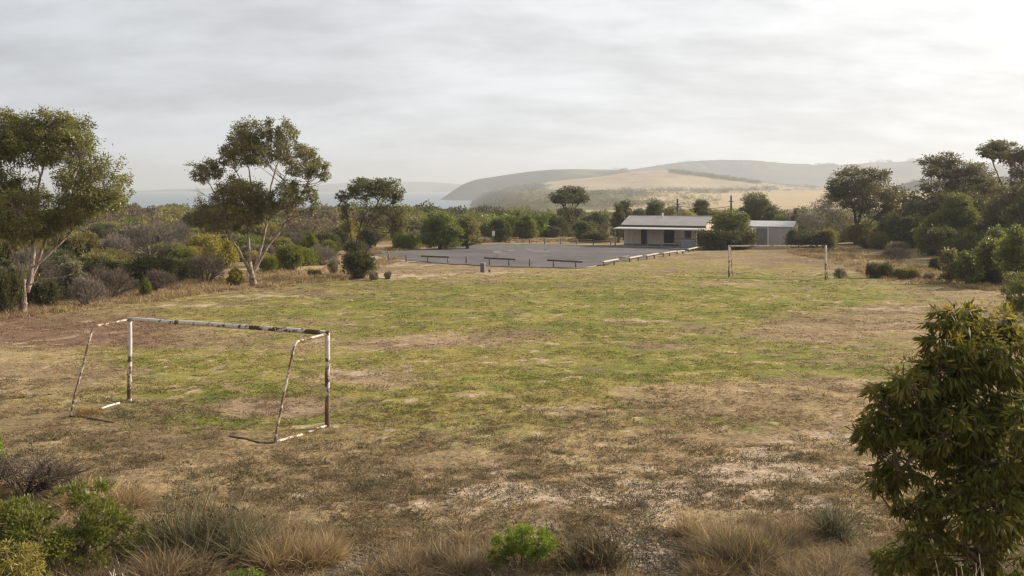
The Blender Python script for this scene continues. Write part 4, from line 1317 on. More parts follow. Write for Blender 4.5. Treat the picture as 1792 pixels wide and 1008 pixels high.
# ------------------------------------------------------------------ SHRUBS (prototypes, then copies)
def proto(kind, seed):
    rng = np.random.default_rng(seed)
    st, lf = MB(), MB()
    if kind == 'twiggy':
        # many fine bare branches forming a rounded crown
        n = 46
        th = rng.uniform(0, 2 * PI, n); el = rng.uniform(.25, 1.45, n)
        d = np.stack([np.cos(th) * np.cos(el), np.sin(th) * np.cos(el), np.sin(el) * 1.1], 1)
        b0 = np.stack([np.cos(th), np.sin(th), 0 * th], 1) * rng.uniform(0, .12, (n, 1))
        b1 = b0 + d * rng.uniform(.30, .5, (n, 1)) + rng.standard_normal((n, 3)) * .04
        st.sticks(b0, b1, .018, .011)
        lev, dd, r = b1, d, .010
        for (k, ln, sp) in ((4, .28, .40), (4, .20, .5), (4, .14, .6)):
            p = np.repeat(lev, k, 0); q = np.repeat(dd, k, 0)
            nd = q + rng.standard_normal(q.shape) * sp; nd[:, 2] += .15
            nd /= np.linalg.norm(nd, axis=1)[:, None]
            e = p + nd * ln * rng.uniform(.5, 1.2, (len(p), 1))
            e[:, 2] = np.maximum(e[:, 2], .02)
            st.sticks(p, e, r, r * .6)
            lev, dd, r = e, nd, r * .62
        return st, None
    if kind in ('dome', 'lumpy', 'upright', 'sparse', 'low', 'mound'):
        cs = []
        if kind == 'dome':
            cs = [((0, 0, .52), (.85, .85, .50))] + [((rng.uniform(-.5, .5), rng.uniform(-.5, .5), rng.uniform(.4, .75)), (.42, .42, .34)) for _ in range(7)]
            W_, N_ = .062, 8200
        elif kind == 'lumpy':
            cs = [((rng.uniform(-.7, .7), rng.uniform(-.55, .55), rng.uniform(.28, .68)), (rng.uniform(.28, .46),) * 2 + (rng.uniform(.22, .36),)) for _ in range(13)] + [((0, 0, .35), (.75, .7, .35))]
            W_, N_ = .056, 9000
        elif kind == 'upright':
            cs = [((rng.uniform(-.35, .35), rng.uniform(-.35, .35), z), (.40 - .12 * z, .40 - .12 * z, .30)) for z in np.linspace(.25, 1.25, 10)]
            W_, N_ = .056, 7600
        elif kind == 'sparse':
            cs = [((rng.uniform(-.6, .6), rng.uniform(-.6, .6), rng.uniform(.3, .9)), (.30, .30, .22)) for _ in range(12)]
            W_, N_ = .045, 4200
        elif kind == 'low':
            cs = [((rng.uniform(-.8, .8), rng.uniform(-.5, .5), rng.uniform(.1, .24)), (.34, .32, .17)) for _ in range(15)]
            W_, N_ = .05, 6500
        else:
            cs = [((rng.uniform(-.85, .85), rng.uniform(-.4, .4), rng.uniform(.25, .62)), (.36, .34, .30)) for _ in range(15)] + [((0, 0, .3), (.95, .5, .32))]
            W_, N_ = .055, 10500
        vol = np.array([r[0] * r[1] * r[2] for c, r in cs]) ** .67
        for (c, r), vv in zip(cs, vol / vol.sum()):
            n = int(N_ * vv)
            ns = int(26 * max(.5, vv * len(cs)))
            c = np.array(c); r = np.array(r)
            d = rng.standard_normal((ns, 3)); d /= np.linalg.norm(d, axis=1)[:, None]
            d[:, 2] = np.where(d[:, 2] < -.5, -d[:, 2], d[:, 2])
            sub = c + d * r * rng.uniform(.55, 1.0, (ns, 1))
            k = rng.integers(0, ns, n)
            off = rng.standard_normal((n, 3)) * .16 * np.mean(r) / .4
            p = sub[k] + off * .55
            p[:, 2] = np.abs(p[:, 2]) + .01
            dr = d[k] * .7 + off * 3 + rng.standard_normal((n, 3)) * .45; dr[:, 2] += .25
            lf.leaves(p, dr, W_ * 1.9 * rng.uniform(.6, 1.3, n), W_ * rng.uniform(.7, 1.3, n), rng)
            b0 = np.tile(np.array([[0, 0, 0.0]]), (ns, 1)) + rng.standard_normal((ns, 3)) * (.10, .10, 0)
            b0[:, 0] += c[0] * .5; b0[:, 1] += c[1] * .5
            m = (b0 + sub) / 2 + rng.standard_normal((ns, 3)) * .05
            m[:, 2] = np.abs(m[:, 2])
            st.sticks(b0, m, .013, .009); st.sticks(m, sub, .009, .004)
        return st, lf


PROTO = {}
for kd, seeds in (('dome', (1, 2, 3)), ('lumpy', (4, 5, 6)), ('upright', (7, 8)), ('sparse', (9, 10)), ('low', (11, 12)), ('mound', (13, 14)), ('twiggy', (15, 16, 17))):
    for sd in seeds:
        st, lf = proto(kd, sd)
        if lf is not None:
            n0 = lf.n
            # leaves slot 0, twigs slot 1
            for v_, f_ in zip(st.v, st.f4):
                pass
            mm = MB()
            for src, mi in ((lf, 0), (st, 1)):
                base_ = 0
                vs_ = np.concatenate(src.v); fs_ = np.concatenate(src.f4)
                mm.add(vs_, fs_, mat=mi)
            PROTO.setdefault(kd, []).append((mm.mesh('shrub_' + kd, [LF['green'], BARK['brown_twig']]), vs_, None))
        else:
            PROTO.setdefault(kd, []).append((st.mesh('shrub_twiggy', [BARK['dead'], BARK['dead']]), None, None))

def bushy(px, D, top, wpx, mat, label, seed, L=.28, W=.12, bark='mid', grp='bushy trees behind the buildings and on the right bank', dens=3.2, squash=1.0):
    rg_ = np.random.default_rng(seed)
    g = ground_at(px, D)
    by = HOR + (CAMZ - g.z) * F / D
    hpx = by - top
    cl = []
    n = 11
    for i in range(n):
        t = (i + .5) / n
        yy = top + hpx * (.12 + .72 * t)
        half = wpx / 2 * (math.sin(min(1, (.16 + 1.05 * t)) * PI / 2)) * (1 if t < .75 else .85)
        for sx in (rg_.uniform(-1, -.25), rg_.uniform(-.2, .2), rg_.uniform(.25, 1)):
            r = wpx * rg_.uniform(.13, .21)
            cl.append((px + sx * max(0, half - r * .8), yy + rg_.normal() * hpx * .04, r, r * rg_.uniform(.5, .75) * squash))
    stems = [([(px, by + 2), (px, by - hpx * .25), (px - wpx * .02, by - hpx * .45)], .26, .16)]
    for sx in (-.28, .02, .28):
        stems.append(([(px, by - hpx * .22), (px + wpx * sx * .5, by - hpx * .5), (px + wpx * sx, by - hpx * .72)], .11, .04))
    return tree('bushy_tree', label, (px, by), D, stems, cl, mat, BARK[bark], seed, L=L, W=W, dens=dens, twig=.015, up=.2, grp=grp, droop=.1)


srng = random.Random(5)
SHRUB_SPOTS = []


def shrub(kind, mat, p, r, hgt, label, grp=None, name='shrub', cat='shrub', rz=None, ry=None, var=None):
    pr = PROTO[kind]
    me = pr[srng.randrange(len(pr)) if var is None else var][0]
    o = bpy.data.objects.new(name, me)
    C.objects.link(o)
    o.location = (p.x, p.y, p.z - .03)
    o.scale = (r, ry or r, hgt)
    o.rotation_euler = (0, 0, srng.uniform(0, 6.28) if rz is None else rz)
    sl_ = o.material_slots[0]; sl_.link = 'OBJECT'; sl_.material = mat
    tag(o, label, cat, grp)
    SHRUB_SPOTS.append((p.x, p.y, r))
    return o


def shrub_px(kind, mat, px, base, wpx, hpx, label, D=None, **k):
    """px centre, ground pixel row (or distance D), width and height in photo px"""
    p = at(px, base) if D is None else ground_at(px, D)
    s = p.y / F
    r = wpx * s / 2
    hh = hpx * s if D is None else (P(px, base - hpx, D).z - p.z)
    zmax = {'dome': 1.15, 'lumpy': 1.0, 'upright': 1.5, 'sparse': 1.1, 'low': .42, 'mound': .95, 'twiggy': 1.1}[kind]
    rmax = {'dome': 1.0, 'lumpy': 1.1, 'upright': .72, 'sparse': .95, 'low': 1.1, 'mound': 1.15, 'twiggy': .95}[kind]
    if kind in ('low', 'mound') and 'rz' not in k: k['rz'] = srng.uniform(-.25, .25)
    return shrub(kind, mat, p, r / rmax, hh / zmax, label, **k)


L_ = LF
B_ = BARK
HAND = [
    # seaward scrub, left part
    ('twiggy', B_['dead'], 265, 448, 120, 66, 'large grey leafless shrub behind the scrub between the two left gums'),
    ('twiggy', B_['dead'], 205, 455, 75, 50, 'rounded grey leafless shrub right of the leftmost gum tree'),
    ('twiggy', B_['dead'], 312, 440, 60, 60, 'grey leafless shrub close behind the second gum tree'),
    ('twiggy', B_['brown_twig'], 190, 520, 110, 62, 'brown tangled leafless shrub low beside the leftmost gum trunk'),
    ('twiggy', B_['brown_twig'], 95, 515, 80, 55, 'dark brown leafless shrub behind the leftmost gum trunk'),
    ('lumpy', L_['olive'], 12, 474, 96, 56, 'olive shrub at the left edge seen between the pale gum stems'),
    ('twiggy', B_['dead'], 52, 482, 76, 52, 'grey leafless shrub seen through the fork of the leftmost gum'),
    ('dome', L_['dark'], 265, 503, 92, 52, 'dark green dome-shaped shrub in front of the grey leafless shrubs'),
    ('dome', L_['dark'], 305, 497, 50, 40, 'smaller dark green shrub against the right flank of the dark dome shrub'),
    ('lumpy', L_['yellow'], 385, 470, 66, 50, 'yellow-green rounded shrub left of the second gum trunk'),
    ('dome', L_['green'], 318, 468, 44, 34, 'mid green dome shrub left of the yellow-green one'),
    ('upright', L_['green'], 256, 519, 24, 30, 'small fresh green shrub in dry grass below the dark dome shrub'),
    ('upright', L_['yellow'], 412, 500, 34, 30, 'small yellowish shrub at the foot of the second gum tree'),
    ('dome', L_['dark'], 340, 488, 30, 18, 'small very dark green shrub left of the second gum tree'),
    ('twiggy', B_['brown_twig'], 362, 496, 70, 60, 'brown spreading leafless shrub left of the second gum trunk'),
    ('lumpy', L_['olive'], 130, 455, 90, 46, 'olive shrub with ragged top beneath the leftmost gum crown'),
    ('lumpy', L_['dark'], 8, 552, 66, 72, 'dark green shrub at the very left edge behind the dry grass'),
    ('lumpy', L_['dark'], 78, 540, 50, 48, 'dark low shrub right behind the leftmost gum trunk base'),
    ('twiggy', B_['dead'], 150, 535, 84, 58, 'grey tangled branches at the scrub edge above the brown soil'),
    ('dome', L_['green'], 505, 474, 52, 44, 'fresh green dome shrub right of the second gum trunk'),
    ('dome', L_['green'], 470, 478, 34, 28, 'small green shrub touching the second gum trunk on its right'),
    ('dome', L_['green'], 535, 466, 44, 30, 'green shrub between the second gum and the dark round bushes'),
    ('dome', L_['dark'], 572, 448, 58, 42, 'dark green round bush, right one of the pair before the pale track'),
    ('dome', L_['dark'], 535, 440, 44, 34, 'dark green round bush, left one of the pair before the pale track'),
    ('dome', L_['dark'], 626, 487, 62, 46, 'dark rounded bush around the foot of the wispy gum tree'),
    ('sparse', L_['grey'], 584, 480, 24, 26, 'small grey-green bush left of the wispy gum tree'),
    ('sparse', L_['grey'], 655, 490, 22, 16, 'low grey-green tuft right of the wispy gum tree'),
    ('sparse', L_['grey'], 679, 487, 18, 13, 'smallest grey-green tuft on the bare ground left of the cabinet'),
    ('low', L_['olive'], 552, 482, 26, 9, 'tiny olive plant on the dry ground left of the wispy gum'),
    # behind the car park
    ('lumpy', L_['green'], 812, 431, 34, 32, 'narrow green shrub at the car park edge before the olive bush'),
    ('dome', L_['dark'], 752, 431, 36, 22, 'low dark shrub at the foot of the big rounded green bush'),
    ('upright', L_['olive'], 700, 434, 46, 52, 'olive shrub at the left back corner of the car park'),
    ('low', L_['green'], 706, 437, 40, 22, 'low fresh green shrub at the left back corner of the car park'),
    ('dome', L_['green'], 726, 432, 26, 18, 'small green bush next to the low fresh green shrub'),
    ('mound', L_['bright'], 905, 415, 108, 38, 'broad bright green mound-shaped bush behind the far fence'),
    ('dome', L_['dark'], 915, 414, 46, 26, 'dark green dome standing in for the shaded hollow in the front of the broad bright green bush'),  # leafy dome added as the dark shade inside the bright bush
    ('dome', L_['bright'], 940, 415, 34, 30, 'bright green right end of the broad bush behind the fence'),
    ('dome', L_['green'], 856, 416, 40, 28, 'green bush behind the white sign board'),
    ('dome', L_['grey'], 886, 412, 22, 16, 'small grey-green bush right of the white sign board'),
    ('dome', L_['olive'], 958, 412, 30, 26, 'olive bush at the right end of the broad bright green bush'),
    ('lumpy', L_['dark'], 996, 410, 34, 42, 'upright dark olive shrub in the dry grass beyond the fence'),
    ('lumpy', L_['dark'], 1040, 406, 54, 34, 'dark bush in the dry grass left of the clubhouse verandah'),
    ('lumpy', L_['dark'], 1000, 395, 60, 30, 'wide dark shrub under the flat-topped tree'),
]
for e in HAND:
    kd, mt, px, by, wp, hp, lb = e
    shrub_px(kd, mt, px, by, wp, hp, lb)
for i, (mt, px, D, top, wp, lb) in enumerate([
    (L_['gum_dark'], 1145, 166, 348, 60, 'round dark bushy tree behind the clubhouse roof left of the vent'),
    (L_['gum_dark'], 1118, 160, 361, 42, 'lower dark bushy tree left of the round one behind the clubhouse roof'),
    (L_['olive'], 1172, 157, 364, 44, 'olive bushy tree just right of the roof vent'),
    (L_['gum_dark'], 1226, 170, 349, 58, 'round dark bushy tree behind the right half of the clubhouse roof'),
    (L_['yellow'], 1206, 158, 367, 46, 'yellowish bush just above the clubhouse ridge'),
    (L_['olive'], 1250, 156, 366, 44, 'olive bushy tree between the clubhouse ridge and the round tree'),
    (L_['gum_dark'], 1322, 168, 344, 92, 'large spreading dark bushy tree behind the shed'),
    (L_['gum_dark'], 1352, 163, 358, 50, 'dark bushy tree behind the right end of the shed'),
    (L_['green'], 1366, 157, 374, 36, 'small green bushy tree right behind the shed roof'),
    (L_['gum_dark'], 1092, 161, 350, 46, 'dark upright bushy tree behind the left end of the clubhouse roof'),
    (L_['gum_dark'], 1402, 157, 362, 52, 'dark bushy tree behind the lean-to of the shed'),
]):
    bushy(px, D, top, wp, mt, lb, 200 + i)
# beside the buildings: given ground distance to stand in front of the walls
for (kd, mt, px, by, wp, hp, D, lb) in [
    ('mound', L_['dark'], 1272, 432, 100, 28, 129, 'clipped-looking dark hedge bush between the clubhouse and the shed'),
    ('dome', L_['dark'], 1300, 432, 50, 26, 130, 'dark bush at the right end of the hedge before the shed awning'),
    ('dome', L_['dark'], 1240, 432, 46, 28, 128.5, 'dark bush at the left end of the hedge by the clubhouse corner'),
    ('mound', L_['dark'], 1418, 432, 96, 28, 131, 'wide dark bush covering the right corner of the shed'),
    ('dome', L_['olive'], 1450, 432, 36, 30, 130, 'olive bush at the right end of the wide dark bush by the shed'),
    ('dome', L_['dark'], 1388, 431, 24, 28, 130, 'dark bush just left of the shed corner bush'),
]:
    shrub_px(kd, mt, px, by, wp, hp, lb, D=D)
tree('round_tree', 'round olive-green tree beside the right end of the clubhouse', (1278, 425), 131.5,
     [([(1278, 428), (1277, 412), (1276, 402)], .22, .16), ([(1277, 408), (1266, 392), (1260, 382)], .1, .04), ([(1277, 406), (1280, 388), (1278, 376)], .1, .04), ([(1277, 406), (1292, 392), (1298, 382)], .1, .04)],
     [(1276, 373, 20, 8), (1262, 380, 18, 10), (1294, 380, 16, 10), (1252, 390, 14, 11), (1304, 392, 10, 13), (1278, 386, 24, 12), (1266, 397, 20, 11), (1294, 400, 18, 13), (1250, 402, 10, 8), (1280, 405, 20, 9)],
     LF['green'], BARK['mid'], 31, rk=.84, L=.26, W=.11, dens=3.8, twig=.016, up=.2)

# right-hand bank
RB = [
    ('lumpy', L_['green'], 1630, 438, 70, 52, 114, 'green bush low on the left of the large yellow-topped bush'),
    ('lumpy', L_['dark'], 1590, 436, 70, 56, 122, 'dark bush between the forked gum and the large green bush'),
    ('lumpy', L_['dark'], 1560, 436, 60, 46, 126, 'dark bush right of the forked gum trunk'),
    ('dome', L_['olive'], 1540, 436, 44, 28, 124, 'olive low bush in front of the forked gum tree'),
    ('dome', L_['grey'], 1570, 446, 46, 22, 116, 'grey-green low bush at the edge of the dry grass on the right'),
    ('dome', L_['dark'], 1520, 436, 40, 22, 127, 'low dark bush beside the forked gum trunk'),
    ('lumpy', L_['dark'], 1470, 434, 60, 60, 146, 'dark bush filling behind the thin greyish gum'),
    ('lumpy', L_['dark'], 1425, 432, 60, 56, 150, 'dark bush behind the shed lean-to and greyish gum'),
    ('dome', L_['dark'], 1640, 472, 30, 22, None, 'round dark green shrub at the left tip of the right bank'),
    ('lumpy', L_['dark'], 1715, 497, 40, 34, None, 'low dark shrub at the front foot of the right bank'),
    ('lumpy', L_['dark'], 1740, 498, 44, 30, None, 'dark low shrub below the big green shrub'),
    ('lumpy', L_['dark'], 1640, 450, 80, 50, 108, 'dark shrub at the shaded foot of the large green bush'),
    ('lumpy', L_['dark'], 1690, 455, 70, 46, 100, 'dark shrub behind the pale olive upright shrub'),
    ('low', L_['dark'], 1540, 487, 54, 22, None, 'low spreading dark shrub on the field edge right of the far goal'),
    ('low', L_['olive'], 1588, 489, 44, 16, None, 'low olive shrub right of the low spreading dark one'),
    ('twiggy', B_['brown_twig'], 1570, 455, 60, 24, None, 'brown leafless low shrub in dry grass behind the right field edge'),
    ('sparse', L_['grey'], 1625, 492, 24, 14, None, 'small pale tuft between the low olive shrub and the right bank'),
    ('twiggy', B_['brown_twig'], 1470, 488, 26, 20, None, 'little brown leafless shrub right of the far goal'),
]
for (kd, mt, px, by, wp, hp, D, lb) in RB:
    shrub_px(kd, mt, px, by, wp, hp, lb, D=D)

for i, (mt, px, D, top, wp, lb) in enumerate([
    (L_['green'], 1678, 112, 338, 104, 'large yellow-topped green bushy tree in the middle of the right bank'),
    (L_['green'], 1628, 115, 385, 66, 'green bushy tree low on the left of the large yellow-topped one'),
    (L_['gum_far'], 1752, 106, 345, 84, 'big dull green bushy tree below the highest gum tree'),
    (L_['gum_dark'], 1800, 98, 322, 90, 'big dark bushy tree at the right edge under the highest gum'),
    (L_['green'], 1742, 92, 394, 66, 'yellowish green bushy tree high on the right bank'),
    (L_['gum_dark'], 1705, 122, 368, 76, 'dark bushy tree under the tall layered gum'),
    (L_['gum_dark'], 1560, 134, 378, 60, 'dark bushy tree right of the forked gum trunk'),
    (L_['green'], 770, 128, 369, 84, 'big rounded green bushy tree at the left back of the car park'),
    (L_['olive'], 818, 130, 374, 60, 'olive bushy tree leaning on the right of the big rounded green one'),
    (L_['gum_dark'], 1083, 150, 356, 38, 'tall dark bushy tree close behind the left end of the clubhouse'),
    (L_['olive'], 1662, 76.5, 430, 44, 'pale olive upright bushy shrub at the front of the right bank'),
    (L_['green'], 1694, 75, 440, 56, 'low green bushy shrub right of the pale olive upright one'),
    (L_['green'], 1732, 76, 414, 62, 'mid height green bushy tree at the front of the right bank'),
    (L_['green'], 1778, 74, 398, 88, 'big green bushy tree on the right bank above the edge bush'),
    (L_['gum_dark'], 1462, 148, 374, 60, 'dark bushy tree filling behind the thin greyish gum'),
]):
    bushy(px, D, top, wp, mt, lb, 300 + i, L=.24, W=.10)

# unremarkable shrubs between the named ones
GN = {'twiggy': 'grey-brown leafless shrub', 'green': 'mid green shrub', 'dark': 'dark green shrub', 'olive': 'olive shrub', 'yellow': 'yellow-green shrub', 'grey': 'grey-green shrub'}
rr_ = random.Random(12)


def free(p, r, gap=.62):
    for (x, y, q) in SHRUB_SPOTS:
        if (x - p.x) ** 2 + (y - p.y) ** 2 < ((q + r) * gap) ** 2: return False
    return True


def scatter(n, pxr, Dr, rad, where, mix, ok=lambda px, D: True, tries=6000, hf=(.7, 1.0)):
    c = 0
    for _ in range(tries):
        if c >= n: break
        D = math.exp(rr_.uniform(math.log(Dr[0]), math.log(Dr[1])))
        px = rr_.uniform(*pxr)
        if not ok(px, D): continue
        p = ground_at(px, D)
        r = rr_.uniform(*rad)
        if not free(p, r): continue
        kn = rr_.choice(mix)
        if kn == 'twiggy':
            shrub('twiggy', rr_.choice([B_['dead'], B_['brown_twig']]), p, r, r * rr_.uniform(.9, 1.3), GN['twiggy'] + ' ' + where, 'leafless shrubs ' + where)
        else:
            shrub(rr_.choice(['dome', 'lumpy', 'lumpy', 'upright', 'sparse']), LF[kn], p, r, r * rr_.uniform(*hf), GN[kn] + ' ' + where, GN[kn] + 's ' + where)
        c += 1
    return c


def edge_left(px, D):      # the edge of the scrub against the field
    lim = np.interp(px, [-200, 0, 150, 350, 450, 560, 640, 720], [54, 58, 63, 72, 80, 92, 112, 130])
    return D > lim
scatter(50, (-90, 330), (58, 105), (.8, 1.7), 'among the scrub beneath the two left gums', ['twiggy', 'dark', 'olive', 'green', 'dark', 'grey'], edge_left)
scatter(34, (330, 720), (74, 130), (.8, 1.8), 'among the scrub between the gums and the car park', ['twiggy', 'twiggy', 'green', 'olive', 'yellow', 'grey', 'dark'], edge_left)
scatter(40, (60, 740), (105, 165), (1.3, 2.4), 'in the scrub belt rising toward the sea', ['twiggy', 'green', 'olive', 'yellow', 'dark', 'grey'], edge_left)
scatter(16, (720, 1080), (150, 200), (1.8, 3.0), 'in the scrub beyond the far fence', ['dark', 'olive', 'dark', 'green'], lambda px, D: True)
scatter(24, (1380, 1860), (96, 150), (1.6, 2.8), 'in the shaded thicket of the right bank', ['dark', 'dark', 'green', 'olive', 'dark'],
        lambda px, D: D > np.interp(px, [1380, 1450, 1560, 1620, 1700, 1790], [150, 140, 124, 112, 96, 84]), hf=(.9, 1.3))
scatter(16, (1090, 1480), (158, 230), (1.6, 2.6), 'behind the clubhouse and shed', ['dark', 'olive', 'dark', 'green'])

# far scrub: one mass of canopy lumps
cols = {'g': [(.075, .085, .028), (.13, .13, .05)], }
def scrub_mass(name, spots, mat, leaves_per, label):
    rng = np.random.default_rng(77)
    mb = MB()
    for (x, y, z, r, hh) in spots:
        n = leaves_per
        d = rng.standard_normal((n, 3)); d /= np.linalg.norm(d, axis=1)[:, None]
        d[:, 2] = np.abs(d[:, 2])
        lump = 1 + .22 * np.sin(d[:, 0] * 5 + rng.uniform(0, 6)) * np.sin(d[:, 1] * 5 + rng.uniform(0, 6))
        p = np.array((x, y, z - .2)) + d * np.array((r, r, hh)) * (lump * rng.uniform(.78, 1.02, n))[:, None]
        mb.leaves(p, d * .6 + rng.standard_normal((n, 3)) * .5, r * (.14 if n > 100 else .22), r * (.10 if n > 100 else .14), rng)
    o = mb.build(name, mat)
    tag(o, label, kind='stuff')
    return o


spots = []
rg = np.random.default_rng(3)
for _ in range(4200):
    D = math.exp(rg.uniform(math.log(150), math.log(360)))
    px = rg.uniform(-120, 1900)
    x, y = (px - 896) / F * D, D
    if px > 1040 and D < 215: continue
    if px > 1040 and D > 300 and rg.random() < .75: continue
    if 690 < px <= 1040 and D < 172: continue
    r = rg.uniform(1.5, 3.2) * (1.35 if rg.random() < .25 else 1)
    z = gz(x, y)
    if z < -9: continue
    if any((x - q[0]) ** 2 + (y - q[1]) ** 2 < (.55 * (r + q[3])) ** 2 for q in spots): continue
    spots.append((x, y, z, r, r * rg.uniform(.55, .95)))
    if len(spots) > 1000: break
grp_ = [[], [], [], []]
for s_ in spots:
    v = float(vnoise(np.array([s_[0] * .045]), np.array([s_[1] * .03]), 6)[0]) + rg.normal() * .16
    grp_[0 if v < .36 else 1 if v < .56 else 2 if v < .74 else 3].append(s_)
for g_, mt, cn in zip(grp_, ('dark', 'green', 'olive', 'brush'), ('dark green', 'mid green', 'olive', 'grey-brown')):
    scrub_mass('coastal_scrub', g_, LF[mt], 880, 'distant %s coastal scrub covering the dunes' % cn)

# rows and belts of trees on the far hills
def on_hill(px, py, D): return P(px, py, D)
bel = []
hp = bpy.data.objects['pasture_hill']
from mathutils.bvhtree import BVHTree
def bvh_of(o):
    me = o.data
    return BVHTree.FromPolygons([v.co[:] for v in me.vertices], [p_.vertices[:] for p_ in me.polygons])
hb = [bvh_of(bpy.data.objects[n]) for n in ('pasture_hill', 'scrubby_rise')] + [bvh_of(bpy.data.objects['ground'])]
def cast(px, py):
    d = Vector(((px - 896) / F, 1, -(py - HOR) / F)).normalized()
    best = None
    for b in hb:
        hit = b.ray_cast(Vector((0, 0, CAMZ)), d, 9000)
        if hit[0] is not None and (best is None or hit[3] < best[1]): best = (hit[0], hit[3])
    return best[0] if best else None
for _ in range(420):
    t = rg.random()
    px = 1170 + 162 * t + rg.normal() * 2
    py = np.interp(px, [1170, 1230, 1290, 1335], [298.5, 306, 314, 321]) + rg.uniform(-.5, 4.5) * (1 - .3 * t)
    q = cast(px, py)
    if q is not None and q.y > 1000: bel.append((q.x, q.y, q.z, rg.uniform(3.0, 5.5), rg.uniform(4.0, 6.5)))
for _ in range(420):
    px = rg.uniform(1030, 1470)
    py = np.interp(px, [1030, 1100, 1180, 1260, 1330, 1400, 1470], [342, 337, 334, 336, 332, 328, 328]) + rg.normal() * 2.5
    q = cast(px, py)
    if q is not None and q.y > 700: bel.append((q.x, q.y, q.z, rg.uniform(2.5, 5.5), rg.uniform(3, 6)))
hb += [bvh_of(bpy.data.objects[n]) for n in ('headland', 'far_hills', 'wooded_rise')]
for _ in range(900):                                     # low bushes on the scrubby slopes
    px = rg.uniform(845, 1260); py = rg.uniform(338, 366)
    q = cast(px, py)
    if q is not None and q.y > 650 and rg.random() < .75: bel.append((q.x, q.y, q.z, rg.uniform(1.5, 3.2), rg.uniform(1.5, 3)))
for _ in range(260):
    px = rg.uniform(840, 960); py = rg.uniform(318, 350)
    q = cast(px, py)
    if q is not None and q.y > 1400: bel.append((q.x, q.y, q.z, rg.uniform(2.5, 4.5), rg.uniform(2, 3.5)))
for (x0, x1, y0, y1, n_, d0, d1) in [(1070, 1096, 297, 300, 26, 2500, 5000), (1425, 1465, 289.5, 292, 40, 3400, 5000), (1520, 1560, 284, 286.5, 20, 3400, 5000), (1588, 1625, 281.5, 284, 26, 3400, 5000), (1180, 1340, 283, 300, 60, 3400, 5200), (1590, 1720, 311, 345, 260, 1100, 2200)]:
    for _ in range(n_):
        q = cast(rg.uniform(x0, x1), rg.uniform(y0, y1))
        if q is not None and d0 < q.y < d1: bel.append((q.x, q.y, q.z, q.y * rg.uniform(.0018, .0034), q.y * rg.uniform(.0016, .003)))
scrub_mass('tree_belt', bel, LF['dark'], 46, 'distant belts and dots of dark trees on the hills')
# ------------------------------------------------------------------ GRASS COVER
rng = np.random.default_rng(101)


def field_points(n, y0, y1, p=2.0):
    """points spread over the field inside the view, denser close by"""
    u = rng.random(n)
    y = (y0 ** (1 - p + 1e-6) + u * (y1 ** (1 - p + 1e-6) - y0 ** (1 - p + 1e-6))) ** (1 / (1 - p + 1e-6))
    x = rng.uniform(-.53, .53, n) * y
    return x, y


CPX = np.array([(p.x, p.y) for p in cpw])
def inside(x, y, poly):
    c = np.zeros(len(x), bool)
    j = len(poly) - 1
    for i in range(len(poly)):
        xi, yi = poly[i]; xj, yj = poly[j]
        c ^= ((yi > y) != (yj > y)) & (x < (xj - xi) * (y - yi) / (yj - yi + 1e-12) + xi)
        j = i
    return c


def turf(n, y0, y1, nb, hmin, hmax, wid, dark, spread, keepfn=None, pw=1.6):
    x, y = field_points(n, y0, y1, pw)
    k = ~inside(x, y, CPX)
    x, y = x[k], y[k]
    z = h(x, y)
    c = ground_colour(x, y, h_base(x, y))
    g = np.clip((c[:, 1] - c[:, 0]) * 14 + .55, 0, 1)              # how green
    lum = c.mean(1)
    keep = rng.random(len(x)) < np.clip(1.35 - lum * 4.0 + g * .4, .06, 1)
    cl = fbm(x, y, .9, 3, 61)
    keep &= rng.random(len(x)) < sstep(.30, .55, cl)
    x, y, z, c, g = x[keep], y[keep], z[keep], c[keep], g[keep]
    m = len(x)
    size = rng.uniform(hmin, hmax, m) * (.7 + .6 * rng.random(m))
    tint = np.stack([rng.uniform(.75, 1.2, m)] * 3, 1) * dark
    straw = (rng.random(m) < .28)[:, None]
    c = np.where(straw, STRAW[None] * .95, c * tint)
    P0 = np.stack([x, y, z], 1)
    k = np.repeat(np.arange(m), nb)
    sz = size[k]
    p = P0[k] + rng.standard_normal((len(k), 3)) * (spread, spread, 0) * (sz / hmax)[:, None]
    p[:, 2] -= .012
    d = rng.standard_normal((len(k), 3)) * .75; d[:, 2] = rng.uniform(.35, 1.0, len(k))
    b = rng.standard_normal((len(k), 3)) * .3; b[:, 2] = -.15
    mb = MB()
    mb.blades(p, d, b, sz * rng.uniform(.6, 1.2, len(k)), wid * np.maximum(1, y[k] / 24), rng, col=c[k] * rng.uniform(.8, 1.2, (len(k), 1)))
    return mb


tag(turf(88000, 15.5, 34, 7, .05, .13, .014, 1.0, .055).build('field_grass', m_turf), 'patchy short grass and weed tufts on the near field', kind='stuff')
tag(turf(66000, 34, 90, 6, .05, .10, .016, 1.0, .09, pw=1.8).build('field_grass', m_turf), 'worn short grass on the far part of the field', kind='stuff')


